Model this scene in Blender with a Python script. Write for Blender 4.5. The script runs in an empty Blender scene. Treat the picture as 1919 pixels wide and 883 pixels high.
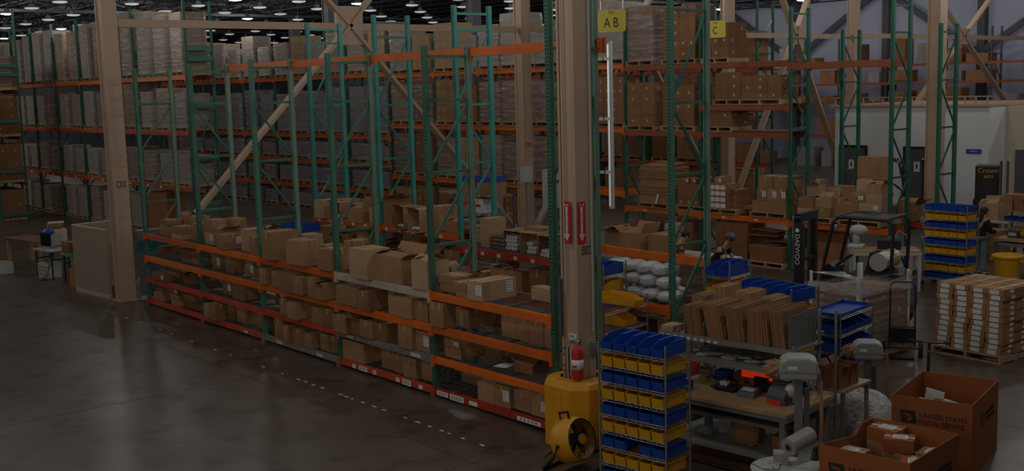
import bpy, math, random
from mathutils import Vector, Matrix
R = math.radians
rnd = random.Random(7)
scene = bpy.context.scene
COL = scene.collection
# ------------------------------------------------------------------ camera
def make_camera():
    cd = bpy.data.cameras.new('camera'); cam = bpy.data.objects.new('camera', cd); COL.objects.link(cam)
    yaw, pitch, roll = -0.87416022, 0.13021232, -0.02670388
    cy, sy, cp, sp = math.cos(yaw), math.sin(yaw), math.cos(pitch), math.sin(pitch)
    w = Vector((sy*cp, cy*cp, -sp)); r0 = Vector((cy, -sy, 0)); u0 = r0.cross(w)
    c, s = math.cos(roll), math.sin(roll)
    r = c*r0 + s*u0; u = -s*r0 + c*u0
    m = Matrix(((r.x, u.x, -w.x, 18.0253), (r.y, u.y, -w.y, -9.9023), (r.z, u.z, -w.z, 4.6884), (0, 0, 0, 1)))
    cam.matrix_world = m
    cd.sensor_width = 36.0; cd.lens = 36.0*2115.96/1919.0; cd.clip_end = 300; cd.clip_start = .1
    scene.camera = cam
make_camera()
# ------------------------------------------------------------------ world, exposure, light levels
LAMP_POWER = 225.0      # one high bay lamp
scene.view_settings.view_transform = 'Standard'
scene.view_settings.look = 'None'
scene.view_settings.gamma = 1.0
scene.view_settings.exposure = -2.2
scene.view_settings.use_curve_mapping = False
world = bpy.data.worlds.new('world'); scene.world = world; world.use_nodes = True
world.node_tree.nodes['Background'].inputs[0].default_value = (.82, .9, 1.0, 1)
world.node_tree.nodes['Background'].inputs[1].default_value = .17
# added fill light behind the camera, brightens the faces turned towards it
def fill_light(name, loc, target, sx, sy, power, col):
    ld = bpy.data.lights.new(name, 'AREA'); ld.shape = 'RECTANGLE'; ld.size = sx; ld.size_y = sy; ld.energy = power; ld.color = col
    o = bpy.data.objects.new(name, ld); COL.objects.link(o); o.location = loc
    d = Vector(target)-Vector(loc); o.rotation_euler = d.to_track_quat('-Z', 'Y').to_euler()
fill_light('camera_side_fill', (13, -21, 6.5), (6, 2, 1.0), 16, 6, 1250, (1.0, .95, .88))
# ------------------------------------------------------------------ materials
M = {}
def srgb(c): return tuple(((x/12.92) if x <= .04045 else ((x+.055)/1.055)**2.4) for x in c)
def mat(name, col, rough=.6, metal=0, var=.0, vscale=6, bump=0, bscale=40, emit=None, alpha=None, spec=.5, coat=0, col2=None, stretch=None):
    m = bpy.data.materials.new(name); m.use_nodes = True; nt = m.node_tree; N = nt.nodes; L = nt.links
    b = N['Principled BSDF']
    b.inputs['Base Color'].default_value = (*col, 1); b.inputs['Roughness'].default_value = rough; b.inputs['Metallic'].default_value = metal
    b.inputs['Specular IOR Level'].default_value = spec
    if coat: b.inputs['Coat Weight'].default_value = coat; b.inputs['Coat Roughness'].default_value = .15
    if var or bump:
        tc = N.new('ShaderNodeTexCoord'); mp = N.new('ShaderNodeMapping'); L.new(tc.outputs['Object'], mp.inputs[0])
        if stretch: mp.inputs['Scale'].default_value = stretch
    if var:
        no = N.new('ShaderNodeTexNoise'); no.inputs['Scale'].default_value = vscale; no.inputs['Detail'].default_value = 5
        L.new(mp.outputs[0], no.inputs['Vector'])
        oi = N.new('ShaderNodeObjectInfo')
        ad = N.new('ShaderNodeMath'); ad.operation = 'MULTIPLY_ADD'; ad.inputs[1].default_value = .45; ad.inputs[2].default_value = -.22
        L.new(oi.outputs['Random'], ad.inputs[0])
        a2 = N.new('ShaderNodeMath'); a2.operation = 'ADD'; L.new(no.outputs['Fac'], a2.inputs[0]); L.new(ad.outputs[0], a2.inputs[1])
        mx = N.new('ShaderNodeMix'); mx.data_type = 'RGBA'
        c2 = col2 if col2 else tuple(max(0, x*(1-var)) for x in col)
        c1 = col if col2 else tuple(min(1, x*(1+var*.8)) for x in col)
        mx.inputs[6].default_value = (*c1, 1); mx.inputs[7].default_value = (*c2, 1)
        mr = N.new('ShaderNodeMapRange'); mr.inputs[1].default_value = .3; mr.inputs[2].default_value = .7
        L.new(a2.outputs[0], mr.inputs[0]); L.new(mr.outputs[0], mx.inputs[0]); L.new(mx.outputs[2], b.inputs['Base Color'])
    if bump:
        nb = N.new('ShaderNodeTexNoise'); nb.inputs['Scale'].default_value = bscale; nb.inputs['Detail'].default_value = 4
        L.new(mp.outputs[0], nb.inputs['Vector'])
        bu = N.new('ShaderNodeBump'); bu.inputs['Strength'].default_value = bump; bu.inputs['Distance'].default_value = .02
        L.new(nb.outputs['Fac'], bu.inputs['Height']); L.new(bu.outputs[0], b.inputs['Normal'])
    if emit: b.inputs['Emission Color'].default_value = (*emit[0], 1); b.inputs['Emission Strength'].default_value = emit[1]
    if alpha is not None: b.inputs['Alpha'].default_value = alpha
    M[name] = m; return m
mat('cardboard', (.36, .20, .10), .85, var=.16, vscale=3, spec=.2)
mat('cardboard_pale', (.44, .29, .17), .85, var=.12, vscale=3, spec=.2)
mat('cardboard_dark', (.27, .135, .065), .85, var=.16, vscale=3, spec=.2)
mat('cardboard_red', (.29, .125, .058), .85, var=.14, vscale=3, spec=.2)
mat('wrapped_carton', (.44, .34, .26), .7, var=.18, vscale=3)
mat('wrapped_grey', (.28, .24, .25), .7, var=.18, vscale=3)
mat('postal_red', (.33, .105, .034), .85, var=.08, vscale=2, spec=.2)
mat('kraft_edge', (.22, .11, .05), .9, var=.35, vscale=20, stretch=(1, 1, .1), spec=.1)
mat('tape', (.46, .31, .18), .35, spec=.5)
mat('label_white', (.74, .74, .72), .6, var=.06, vscale=30)
mat('label_dull', (.42, .39, .35), .7)
mat('paper', (.7, .7, .68), .7)
mat('ink', (.02, .02, .022), .7)
mat('ink_blue', (.02, .06, .3), .7)
mat('ink_grey', (.25, .25, .26), .7)
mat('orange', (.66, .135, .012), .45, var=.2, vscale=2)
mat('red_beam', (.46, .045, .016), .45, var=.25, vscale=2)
mat('red_orange', (.52, .075, .02), .45, var=.2, vscale=2)
mat('brown_beam', (.26, .06, .022), .5, var=.2, vscale=2)
mat('grey_beam', (.24, .215, .19), .5, var=.2, vscale=2)
mat('cream_beam', (.5, .42, .33), .5, var=.2, vscale=2)
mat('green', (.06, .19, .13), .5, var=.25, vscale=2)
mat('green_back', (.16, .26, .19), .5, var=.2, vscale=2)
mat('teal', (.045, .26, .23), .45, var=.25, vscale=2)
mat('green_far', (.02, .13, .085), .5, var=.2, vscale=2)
mat('beige', (.48, .335, .235), .55, var=.07, vscale=2)
mat('beige_dark', (.3, .21, .14), .6, var=.12, vscale=2)
mat('steel_dark', (.085, .09, .105), .6, var=.1, vscale=2)
mat('wire', (.38, .38, .38), .35, metal=.9)
mat('wire_deck', (.22, .22, .22), .45, metal=.6)
mat('chrome', (.6, .6, .6), .25, metal=1)
mat('yellow_guard', (.70, .31, .008), .45, var=.1, vscale=3, bump=.15, bscale=60)
mat('yellow_bin', (.72, .36, .01), .4)
mat('yellow_sign', (.74, .60, .06), .5)
mat('blue_bin', (.008, .062, .36), .4)
mat('blue_dark', (.01, .03, .16), .5)
mat('black', (.012, .012, .013), .5)
mat('black_rubber', (.02, .02, .022), .8)
mat('grey_plastic', (.33, .33, .31), .45)
mat('grey_light', (.5, .5, .48), .5)
mat('grey_steel', (.20, .195, .18), .5, var=.12, vscale=4)
mat('white_plastic', (.7, .7, .68), .45)
mat('red', (.55, .02, .02), .45)
mat('red_plastic', (.6, .05, .03), .4)
mat('green_plastic', (.02, .4, .12), .4)
mat('wood_top', (.42, .26, .13), .45, var=.15, vscale=3, stretch=(1, 6, 1))
mat('wood', (.40, .23, .11), .7, var=.2, vscale=4)
mat('pallet_wood', (.46, .30, .16), .8, var=.25, vscale=5)
mat('wood_dark', (.18, .08, .035), .7, var=.3, vscale=5)
mat('fabric_panel', (.36, .29, .21), .95, bump=.2, bscale=300)
mat('fabric_grey', (.14, .15, .155), .95, bump=.2, bscale=300)
mat('teal_band', (.01, .14, .15), .9)
mat('office_wall', (.74, .77, .78), .7)
mat('office_wall_beige', (.55, .47, .37), .7)
mat('back_wall', (.50, .52, .68), .85, var=.04, vscale=.3)
mat('ceiling', (.018, .019, .024), .9)
mat('joist', (.02, .021, .026), .7)
mat('skin', (.5, .27, .18), .55)
mat('hair', (.02, .013, .01), .6)
mat('denim', (.20, .26, .30), .9, var=.2, vscale=8)
mat('cloth_black', (.015, .015, .017), .9)
mat('cloth_red', (.45, .02, .03), .9)
mat('cloth_grey', (.3, .3, .32), .9)
mat('propane', (.42, .41, .38), .35, metal=.2)
mat('screen', (.01, .012, .015), .2)
mat('lamp_glass', (.8, .8, .8), .4, emit=((.95, .97, 1.0), 1.5))
mat('lamp_housing', (.25, .25, .27), .5)
mat('tube_glow', (.8, .8, .8), .4, emit=((.95, 1.0, .98), .95))
mat('heat_glow', (.6, .05, .02), .4, emit=((1.0, .05, .01), 1.2))
mat('duct_tape', (.55, .55, .55), .6)
def clear_mat(name, col, rough, tr, bump, bscale, sc=(.6, .6, 4.5)):
    m = bpy.data.materials.new(name); m.use_nodes = True; nt = m.node_tree; N = nt.nodes; L = nt.links
    N.remove(N['Principled BSDF']); out = N['Material Output']
    t = N.new('ShaderNodeBsdfTransparent'); t.inputs[0].default_value = (.92, .93, .94, 1)
    p = N.new('ShaderNodeBsdfPrincipled'); p.inputs['Base Color'].default_value = (*col, 1); p.inputs['Roughness'].default_value = rough
    p.inputs['Specular IOR Level'].default_value = 1.0
    mx = N.new('ShaderNodeMixShader'); L.new(t.outputs[0], mx.inputs[1]); L.new(p.outputs[0], mx.inputs[2])
    tc = N.new('ShaderNodeTexCoord'); mp = N.new('ShaderNodeMapping'); mp.inputs['Scale'].default_value = sc
    mp.inputs['Rotation'].default_value = (.25, .12, 0)
    L.new(tc.outputs['Object'], mp.inputs[0])
    no = N.new('ShaderNodeTexNoise'); no.inputs['Scale'].default_value = bscale; no.inputs['Detail'].default_value = 6; L.new(mp.outputs[0], no.inputs['Vector'])
    bu = N.new('ShaderNodeBump'); bu.inputs['Strength'].default_value = bump; bu.inputs['Distance'].default_value = .05
    L.new(no.outputs['Fac'], bu.inputs['Height']); L.new(bu.outputs[0], p.inputs['Normal'])
    mr = N.new('ShaderNodeMapRange'); mr.inputs[1].default_value = .42; mr.inputs[2].default_value = .72; mr.inputs[3].default_value = 1-tr; mr.inputs[4].default_value = min(1, 1.5-tr)
    L.new(no.outputs['Fac'], mr.inputs[0]); L.new(mr.outputs[0], mx.inputs[0]); L.new(mx.outputs[0], out.inputs[0])
    M[name] = m
clear_mat('stretch_film', (.5, .48, .47), .3, .86, .6, 2.2)
clear_mat('clear_bag', (.72, .73, .74), .2, .35, 1.0, 11)
clear_mat('bubble_film', (.75, .76, .78), .12, .3, 1.0, 22, (1, 1, 1))
clear_mat('film_white', (.7, .7, .7), .25, .68, .8, 2.0, (1.5, 1.5, 3))
def floor_mat():
    m = bpy.data.materials.new('floor_concrete'); m.use_nodes = True; nt = m.node_tree; N = nt.nodes; L = nt.links; b = N['Principled BSDF']
    tc = N.new('ShaderNodeTexCoord')
    def noise(s, d=8, r=.6):
        n = N.new('ShaderNodeTexNoise'); n.inputs['Scale'].default_value = s; n.inputs['Detail'].default_value = d; n.inputs['Roughness'].default_value = r
        L.new(tc.outputs['Object'], n.inputs['Vector']); return n
    n1, n2, n3 = noise(.35), noise(1.6), noise(.9, 4)
    r1 = N.new('ShaderNodeValToRGB'); e = r1.color_ramp.elements
    e[0].position = .3; e[0].color = (.082, .06, .044, 1); e[1].position = .72; e[1].color = (.125, .095, .072, 1)
    L.new(n1.outputs[0], r1.inputs[0])
    r2 = N.new('ShaderNodeValToRGB'); e = r2.color_ramp.elements
    e[0].position = .36; e[0].color = (.33, .33, .34, 1); e[1].position = .47; e[1].color = (1, 1, 1, 1)
    L.new(n2.outputs[0], r2.inputs[0])
    mu = N.new('ShaderNodeMix'); mu.data_type = 'RGBA'; mu.blend_type = 'MULTIPLY'; mu.inputs[0].default_value = .75
    L.new(r1.outputs[0], mu.inputs[6]); L.new(r2.outputs[0], mu.inputs[7]); L.new(mu.outputs[2], b.inputs['Base Color'])
    mr = N.new('ShaderNodeMapRange'); mr.inputs[1].default_value = .3; mr.inputs[2].default_value = .7; mr.inputs[3].default_value = .3; mr.inputs[4].default_value = .42
    L.new(n3.outputs[0], mr.inputs[0]); L.new(mr.outputs[0], b.inputs['Roughness'])
    M['floor_concrete'] = m
floor_mat()
# ------------------------------------------------------------------ mesh builder
class MB:
    def __init__(s): s.v = []; s.f = []; s.m = []; s.T = None
    def add(s, vs, fs, mi=0):
        n = len(s.v)
        if s.T is not None: vs = [tuple(s.T @ Vector(p)) for p in vs]
        s.v += [tuple(p) for p in vs]; s.f += [tuple(i+n for i in f) for f in fs]; s.m += [mi]*len(fs); return s
    def box(s, x0, x1, y0, y1, z0, z1, mi=0):
        return s.add([(x0,y0,z0),(x1,y0,z0),(x1,y1,z0),(x0,y1,z0),(x0,y0,z1),(x1,y0,z1),(x1,y1,z1),(x0,y1,z1)],
                     [(0,3,2,1),(4,5,6,7),(0,1,5,4),(1,2,6,5),(2,3,7,6),(3,0,4,7)], mi)
    def prism(s, poly, a0, a1, axis='z', mi=0):       # poly: 2D ccw list
        n = len(poly)
        def P(p, a): return (p[0], p[1], a) if axis == 'z' else ((p[0], a, p[1]) if axis == 'y' else (a, p[0], p[1]))
        vs = [P(p, a0) for p in poly]+[P(p, a1) for p in poly]
        fs = [tuple(range(n))[::-1], tuple(range(n, 2*n))]+[(i, (i+1) % n, n+(i+1) % n, n+i) for i in range(n)]
        return s.add(vs, fs, mi)
    def bar(s, p, q, w, h=None, mi=0, up=(0, 0, 1)):  # rectangular bar from p to q
        p = Vector(p); q = Vector(q); h = w if h is None else h; d = (q-p).normalized(); u = Vector(up)
        if abs(d.dot(u)) > .98: u = Vector((1, 0, 0))
        a = d.cross(u).normalized()*w/2; b = a.cross(d).normalized()*h/2
        vs = [p-a-b, p+a-b, p+a+b, p-a+b, q-a-b, q+a-b, q+a+b, q-a+b]
        return s.add(vs, [(0,1,2,3),(7,6,5,4),(0,4,5,1),(1,5,6,2),(2,6,7,3),(3,7,4,0)], mi)
    def cyl(s, p, q, r0, r1=None, n=12, mi=0, cap=True):
        p = Vector(p); q = Vector(q); r1 = r0 if r1 is None else r1; d = (q-p).normalized()
        u = Vector((0,0,1)) if abs(d.z) < .95 else Vector((1,0,0)); a = d.cross(u).normalized(); b = d.cross(a)
        vs = [p+(a*math.cos(t)+b*math.sin(t))*r0 for t in [2*math.pi*i/n for i in range(n)]]+[q+(a*math.cos(t)+b*math.sin(t))*r1 for t in [2*math.pi*i/n for i in range(n)]]
        fs = [(i, n+i, n+(i+1) % n, (i+1) % n) for i in range(n)]
        if cap: fs += [tuple(range(n)), tuple(range(2*n-1, n-1, -1))]
        return s.add(vs, fs, mi)
    def tube(s, pts, r, n=6, mi=0, closed=False):
        pts = [Vector(p) for p in pts]; k = len(pts); rings = []
        for i, p in enumerate(pts):
            a = pts[i-1] if (i > 0 or closed) else p; c = pts[(i+1) % k] if (i < k-1 or closed) else p
            d = (c-a).normalized(); u = Vector((0,0,1)) if abs(d.z) < .9 else Vector((1,0,0))
            x = d.cross(u).normalized(); y = d.cross(x)
            rr = r[i] if isinstance(r, (list, tuple)) else r
            rings.append([p+(x*math.cos(2*math.pi*j/n)+y*math.sin(2*math.pi*j/n))*rr for j in range(n)])
        vs = [v for ring in rings for v in ring]; fs = []
        for i in range(k if closed else k-1):
            i2 = (i+1) % k
            fs += [(i*n+j, i2*n+j, i2*n+(j+1) % n, i*n+(j+1) % n) for j in range(n)]
        if not closed: fs += [tuple(range(n)), tuple((k-1)*n+j for j in reversed(range(n)))]
        return s.add(vs, fs, mi)
    def lathe(s, prof, n=16, c=(0,0,0), mi=0):        # prof: (r,z)
        vs = []; fs = []
        for r, z in prof: vs += [(c[0]+r*math.cos(2*math.pi*j/n), c[1]+r*math.sin(2*math.pi*j/n), c[2]+z) for j in range(n)]
        for i in range(len(prof)-1): fs += [(i*n+j, i*n+(j+1) % n, (i+1)*n+(j+1) % n, (i+1)*n+j) for j in range(n)]
        fs += [tuple(range(n))[::-1], tuple((len(prof)-1)*n+j for j in range(n))]
        return s.add(vs, fs, mi)
    def ell(s, c, rx, ry, rz, n=14, k=8, mi=0, jit=0, e=1.0):
        vs = []; fs = []
        for i in range(k+1):
            ph = math.pi*i/k-math.pi/2
            for j in range(n):
                t = 2*math.pi*j/n
                def sg(x): return math.copysign(abs(x)**e, x)
                q = 1+(rnd.uniform(-jit, jit) if jit else 0)
                vs.append((c[0]+rx*sg(math.cos(ph))*sg(math.cos(t))*q, c[1]+ry*sg(math.cos(ph))*sg(math.sin(t))*q, c[2]+rz*sg(math.sin(ph))*q))
        for i in range(k): fs += [(i*n+j, i*n+(j+1) % n, (i+1)*n+(j+1) % n, (i+1)*n+j) for j in range(n)]
        return s.add(vs, fs, mi)
    def mesh(s, name, mats, smooth=False):
        me = bpy.data.meshes.new(name); me.from_pydata(s.v, [], s.f); me.update()
        for m in ([mats] if isinstance(mats, str) else mats): me.materials.append(M[m])
        if any(s.m): me.polygons.foreach_set('material_index', s.m)
        if smooth: me.polygons.foreach_set('use_smooth', [True]*len(me.polygons))
        return me
    def build(s, name, mats, parent=None, loc=(0,0,0), rz=0, smooth=False):
        return mobj(name, s.mesh(name, mats, smooth), parent, loc, rz)
def mobj(name, me, parent=None, loc=(0,0,0), rz=0):
    o = bpy.data.objects.new(name, me); COL.objects.link(o); o.location = loc; o.rotation_euler = (0, 0, rz)
    if parent: o.parent = parent
    return o
def bevel(o, w, seg=2):
    b = o.modifiers.new('bevel', 'BEVEL'); b.width = w; b.segments = seg; b.limit_method = 'ANGLE'; return o
def thing(name, label, cat, loc=(0,0,0), rz=0, group=None):
    o = bpy.data.objects.new(name, None); COL.objects.link(o); o.location = loc; o.rotation_euler = (0, 0, rz); o.empty_display_size = .1
    return tag(o, label, cat, group)
def tag(o, label, cat, group=None, kind=None):
    if label:
        o['label'] = label
    if cat: o['category'] = cat
    if group: o['group'] = group
    if kind: o['kind'] = kind
    return o
KIDS = {}
def copy_tree(o, parent=None):
    c = o.copy(); COL.objects.link(c); c.parent = parent
    for ch in list(o.children): copy_tree(ch, c)
    return c
def dup(o, label, loc, rz=0, group=None):
    c = copy_tree(o); c.location = loc; c.rotation_euler = (0, 0, rz); c['label'] = label
    if group: c['group'] = group
    return c
ORD = ['first','second','third','fourth','fifth','sixth','seventh','eighth','ninth','tenth','eleventh','twelfth','thirteenth','fourteenth','fifteenth','sixteenth','seventeenth','eighteenth','nineteenth','twentieth']+['%d%s' % (i, {1: 'st', 2: 'nd', 3: 'rd'}.get(i % 10 if i % 100 not in (11, 12, 13) else 0, 'th')) for i in range(21, 300)]
def text_part(name, s, size, m, parent, loc, rot, ext=.0015, squash=1.0, align='CENTER', label=None):
    cu = bpy.data.curves.new(name, 'FONT'); cu.body = s; cu.size = size; cu.align_x = align; cu.align_y = 'CENTER'; cu.extrude = ext
    t = bpy.data.objects.new(name, cu)
    me = bpy.data.meshes.new_from_object(t); me.materials.clear(); me.materials.append(M[m])
    bpy.data.objects.remove(t); bpy.data.curves.remove(cu)
    o = bpy.data.objects.new(name, me); COL.objects.link(o); o.parent = parent; o.location = loc; o.rotation_euler = rot; o.scale = (squash, 1, 1)
    if label: o['label'] = label
    return o
# ------------------------------------------------------------------ setting
def struct(name, mb, m, **k):
    o = mb.build(name, m, **k); o['kind'] = 'structure'; return o
b = MB(); b.box(-75, 30, -30, 52, -.2, 0); floor = struct('floor', b, 'floor_concrete')
b = MB()
for x in [-60+6.1*i for i in range(15)]: b.box(x-.006, x+.006, -30, 52, 0, .0012)
for y in [-13.7+6.1*i for i in range(10)]: b.box(-75, 30, y-.006, y+.006, 0, .0012)
b.build('floor_joint', 'ink', floor)
b = MB(); x = -6.5
while x < 7.0:                                              # worn dashed tape line in front of the shelving
    if rnd.random() < .8: b.box(x, x+rnd.uniform(.06, .12), -.99, -.955, 0, .0015)
    x += rnd.uniform(.16, .34) if x > 1.5 else rnd.uniform(.5, 1.0)
b.build('floor_tape', 'paper', floor)
b = MB()
for i in range(9): b.box(8.0+i*.16, 8.1+i*.16, -1.75-.02*i, -1.72-.02*i, 0, .0015)
b.build('floor_tape', 'paper', floor)
b = MB()
for i in range(14):
    b.box(11.6+i*.07, 11.635+i*.07, 5.0, 5.08, 0, .0016, i % 2)
for i in range(14):
    b.box(12.5, 12.58, 3.6+i*.1, 3.65+i*.1, 0, .0016, i % 2)
b.build('hazard_tape', ['yellow_bin', 'black'], floor)
b = MB(); b.box(-75, 30, -14, 52, 9.6, 9.8); ceiling = struct('ceiling', b, 'ceiling')
jm = MB()
for i in range(54):                                          # one joist truss, chords and zigzag web
    x = -75+i*1.9
    jm.bar((x, 0, 9.13), (x+.95, 0, 9.52), .04); jm.bar((x+.95, 0, 9.52), (x+1.9, 0, 9.13), .04)
jm.box(-75, 30, -.05, .05, 9.5, 9.58); jm.box(-75, 30, -.04, .04, 9.1, 9.16)
jme = jm.mesh('ceiling_joist', 'joist')
for i in range(34): o = mobj('trim_%d' % (10+i), jme, None, (0, -12+i*1.9, 0)); o['kind'] = 'structure'
gm = MB()
for k in range(17):
    y = -13+k*3.8
    gm.bar((0, y, 9.0), (0, y+1.9, 9.5), .07); gm.bar((0, y+1.9, 9.5), (0, y+3.8, 9.0), .07)
gm.box(-.09, .09, -14, 52, 9.45, 9.58); gm.box(-.09, .09, -14, 52, 8.9, 9.03)
gme = gm.mesh('ceiling_girder', 'steel_dark')
for i, x in enumerate((-54.6, -39, -23.4, -7.8)): o = mobj('trim_%d' % (50+i), gme, None, (x, 0, 0)); o['kind'] = 'structure'
b = MB(); b.box(-75, 30, 47, 47.3, 0, 9.6); struct('wall_back', b, 'back_wall')
b = MB(); b.box(-75.3, -75, -30, 52, 0, 9.6); struct('wall_left', b, 'steel_dark')
# wall columns and bracing on the back wall
b = MB()
k = 0
for x in (-44, -36, -29, -23, -17, -11.5, -6, -1): b.box(x-.2, x+.2, 46.6, 47, 0, 9.6)
struct('trim_1', b, 'steel_dark')
b = MB()
for x in (-36, -23, -11.5):
    b.bar((x+.3, 46.5, 6.0), (x+5.5, 46.5, 9.4), .3, .15, up=(0, 1, 0)); b.bar((x-.3, 46.5, 6.0), (x-5.5, 46.5, 9.4), .3, .15, up=(0, 1, 0))
struct('trim_2', b, 'steel_dark')
# office block
b = MB(); b.box(-7.2, -1.1, 27.46, 33, 0, 3.62); struct('wall_office', b, 'office_wall')
b = MB(); b.box(-1.095, 4, 28.6, 33, 0, 3.6); struct('wall_office_side', b, 'office_wall_beige')
b = MB(); b.box(-7.35, -1.05, 27.36, 33.1, 3.62, 3.7)
for i in range(16): b.box(-7.2+i*.4, -7.15+i*.4, 27.4, 27.44, 3.7, 3.95)
b.box(-7.3, -1.0, 27.38, 27.44, 3.95, 3.99); struct('trim_3', b, 'beige')
def office_door(n, x0, x1, pic):
    b = MB(); b.box(x0, x1, 27.40, 27.455, 0, 2.12); d = struct('door_%d' % n, b, 'steel_dark')
    b = MB(); fr = b.box(x0-.07, x0, 27.38, 27.455, 0, 2.2).box(x1, x1+.07, 27.38, 27.455, 0, 2.2).box(x0, x1, 27.38, 27.455, 2.12, 2.2).build('door_frame', 'black', d)
    b = MB(); xc = (x0+x1)/2-.05                              # restroom pictogram plate
    b.box(xc-.11, xc+.11, 27.385, 27.398, 1.3, 1.65); b.build('door_sign', 'white_plastic', d)
    b = MB(); b.ell((xc, 27.384, 1.59), .025, .004, .028); b.box(xc-.035, xc+.035, 27.38, 27.384, 1.4, 1.55); b.build('pictogram', 'ink', d)
    b = MB(); b.box(x1-.12, x1-.06, 27.35, 27.40, 1.0, 1.05); b.build('door_handle', 'chrome', d)
office_door(1, -6.91, -5.85, 1); office_door(2, -4.21, -3.15, 1)
b = MB(); b.box(-.7, -.2, 28.55, 28.595, 0, 2.1); struct('door_3', b, 'steel_dark')
b = MB(); b.box(-1.9, -1.35, 27.43, 27.455, 2.0, 2.16); s = b.build('office_sign', 'blue_bin'); bevel(s, .03)
tag(s, 'small blue rounded sign high on the white office wall', 'sign')
text_part('sign_text', 'OFFICE', .09, 'paper', s, (-1.62, 27.428, 2.08), (R(90), 0, 0))
# ------------------------------------------------------------------ building columns and bracing
def column(name, x, y, w, label, m='beige', txt=None, tz=2.7, h=8.9):
    t = thing('building_column', label, 'column', (x, y, 0))
    b = MB(); q = w/2; f = w*.12                              # wide-flange section, flanges facing +-X, web along X
    b.box(-q, -q+f, -q, q, 0, h); b.box(q-f, q, -q, q, 0, h); b.box(-q+f, q-f, -f/2, f/2, 0, h); b.build('steel_section', m, t)
    b = MB(); b.box(-q+f, q-f, -q+.03, -q+.05, 0, h); b.build('front_cover', m, t)
    b = MB(); b.box(-q-.06, q+.06, -q-.06, q+.06, 0, .025); b.build('base_plate', m, t)
    if txt: text_part('stencil_text', txt, .19, 'ink', t, (q+.002, 0, tz), (R(90), 0, R(90)), squash=.75)
    return t
cC2 = column('building_column', -7.75, -.15, .36, 'beige steel column stencilled C02 beside the grey cubicle panels', txt='C02', tz=2.72)
cC3 = column('building_column', -7.8, 12.3, .36, 'beige steel column stencilled C03 behind the red shelf of white paper rolls', txt='C03', tz=2.97)
cC4 = column('building_column', -7.8, 21.8, .36, 'beige steel column just behind the yellow sign lettered C', 'beige')
column('building_column', -7.8, 29.5, .36, 'beige steel column far back, left of the white office wall')
column('building_column', 3.05, 16.6, .34, 'beige steel column behind the bin cart and beside the woman in black')
for x, y, l in ((-24.4, -.2, 'dark steel column far left rising between the ceiling lamps'), (-23.4, 15.2, 'dark steel column rising behind the wrapped loads left of centre'),
                (-23.4, 22.8, 'dark steel column far back against the ceiling lamps'), (-39.9, 15.2, 'dark steel column deep in the left background'), (-39.9, 22.8, 'dark steel column furthest back at the left'),
                (-24.9, 37, 'dark steel column near the grey back wall'), (-40.2, 37, 'dark steel column in the far corner behind the racks')):
    column('building_column', x, y, .5, l, 'steel_dark')
cB2 = column('building_column', 7.43, .06, .31, 'large beige steel column stencilled B02 with red extinguisher signs', txt=None)
text_part('stencil_text', 'B02', .17, 'ink', cB2, (.157, .03, 2.58), (R(90), 0, R(90)), squash=.75)
b = MB(); b.box(-.16, -.12, -.20, -.157, 1.45, 2.2); b.build('corner_guard', 'steel_dark', cB2)
b = MB(); b.tube([(.17, .1, 9), (.17, .1, 1.5)], .012, 6); b.tube([(-.06, -.168, 9), (-.06, -.168, 2.0)], .01, 6); b.build('conduit', 'grey_light', cB2)
b = MB(); b.box(.157, .21, .06, .14, 1.2, 1.36); b.box(.21, .23, .08, .12, 1.23, 1.33); b.tube([(.22, .1, 1.3), (.26, .12, 1.22), (.3, .13, 1.1), (.29, .14, .95)], .012, 6); b.build('outlet_box', 'grey_steel', cB2)
b = MB()
for z in (1.28, 1.2, 1.05, .98): b.cyl((-.12, -.155, z), (-.12, -.172, z), .012, n=8)
b.build('bolt', 'steel_dark', cB2)
b = MB(); b.box(-.02, .13, -.163, -.157, 1.42, 1.5); b.build('inspection_card', 'label_white', cB2)
text_part('card_text', 'FIRE', .05, 'ink_grey', cB2, (.05, -.165, 1.46), (R(90), 0, 0))
def ext_sign(x, y, rot, label):
    t = thing('extinguisher_sign', label, 'sign', (x, y, 0), rot, 'red extinguisher signs on the column')
    b = MB(); b.box(-.066, .066, -.006, 0, 2.68, 3.22); b.build('sign_plate', 'red', t)
    b = MB(); b.prism([(-.045, 3.2), (-.018, 3.14), (-.018, 2.8), (-.05, 2.8), (0, 2.71), (.05, 2.8), (.018, 2.8), (.018, 3.14), (.045, 3.2), (0, 3.17)], -.0085, -.006, 'y'); b.build('arrow', 'paper', t)
    text_part('sign_text', '\n'.join('EXTINGUISHER'), .03, 'red', t, (0, -.0095, 2.93), (R(90), 0, 0))
    text_part('sign_text', 'FIRE', .035, 'red', t, (0, -.0095, 3.16), (R(90), 0, 0))
ext_sign(7.42, -.100, 0, 'red vertical extinguisher sign, left of the pair on the beige column')
ext_sign(7.592, -.01, R(90), 'red vertical extinguisher sign, right of the pair on the beige column')
def brace(y0, y1, yn, zn, label, m='beige', up=True):
    t = thing('cross_brace', label, 'brace', (-7.8, 0, 0))
    def br(p, q): b = MB(); b.bar(p, q, .09, .25, up=(1, 0, 0)); b.build('brace_diagonal', m, t)
    br((0, yn, zn), (0, y0+.25, .25)); br((0, yn, zn), (0, y1-.25, .25))
    q = (8.85-zn)/(zn-.25); br((0, yn, zn), (0, yn+(y0+.25-yn)*q, 8.85)); br((0, yn, zn), (0, yn+(y1-.25-yn)*q, 8.85))
    b = MB(); b.box(-.045, .045, y0+.2, y1-.2, zn-.12, zn+.06); b.build('brace_strut', m, t)
    b = MB(); b.box(-.06, .06, yn-.4, yn+.4, zn-.5, zn+.5) if zn and (yn < 10) else b.box(-.06, .06, yn-.4, yn+.4, zn-.35, zn+.35); b.build('gusset_plate', m, t)
brace(-.15, 12.3, 6.3, 6.42, 'beige cross bracing with a wide gusset plate between columns C02 and C03')
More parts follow.
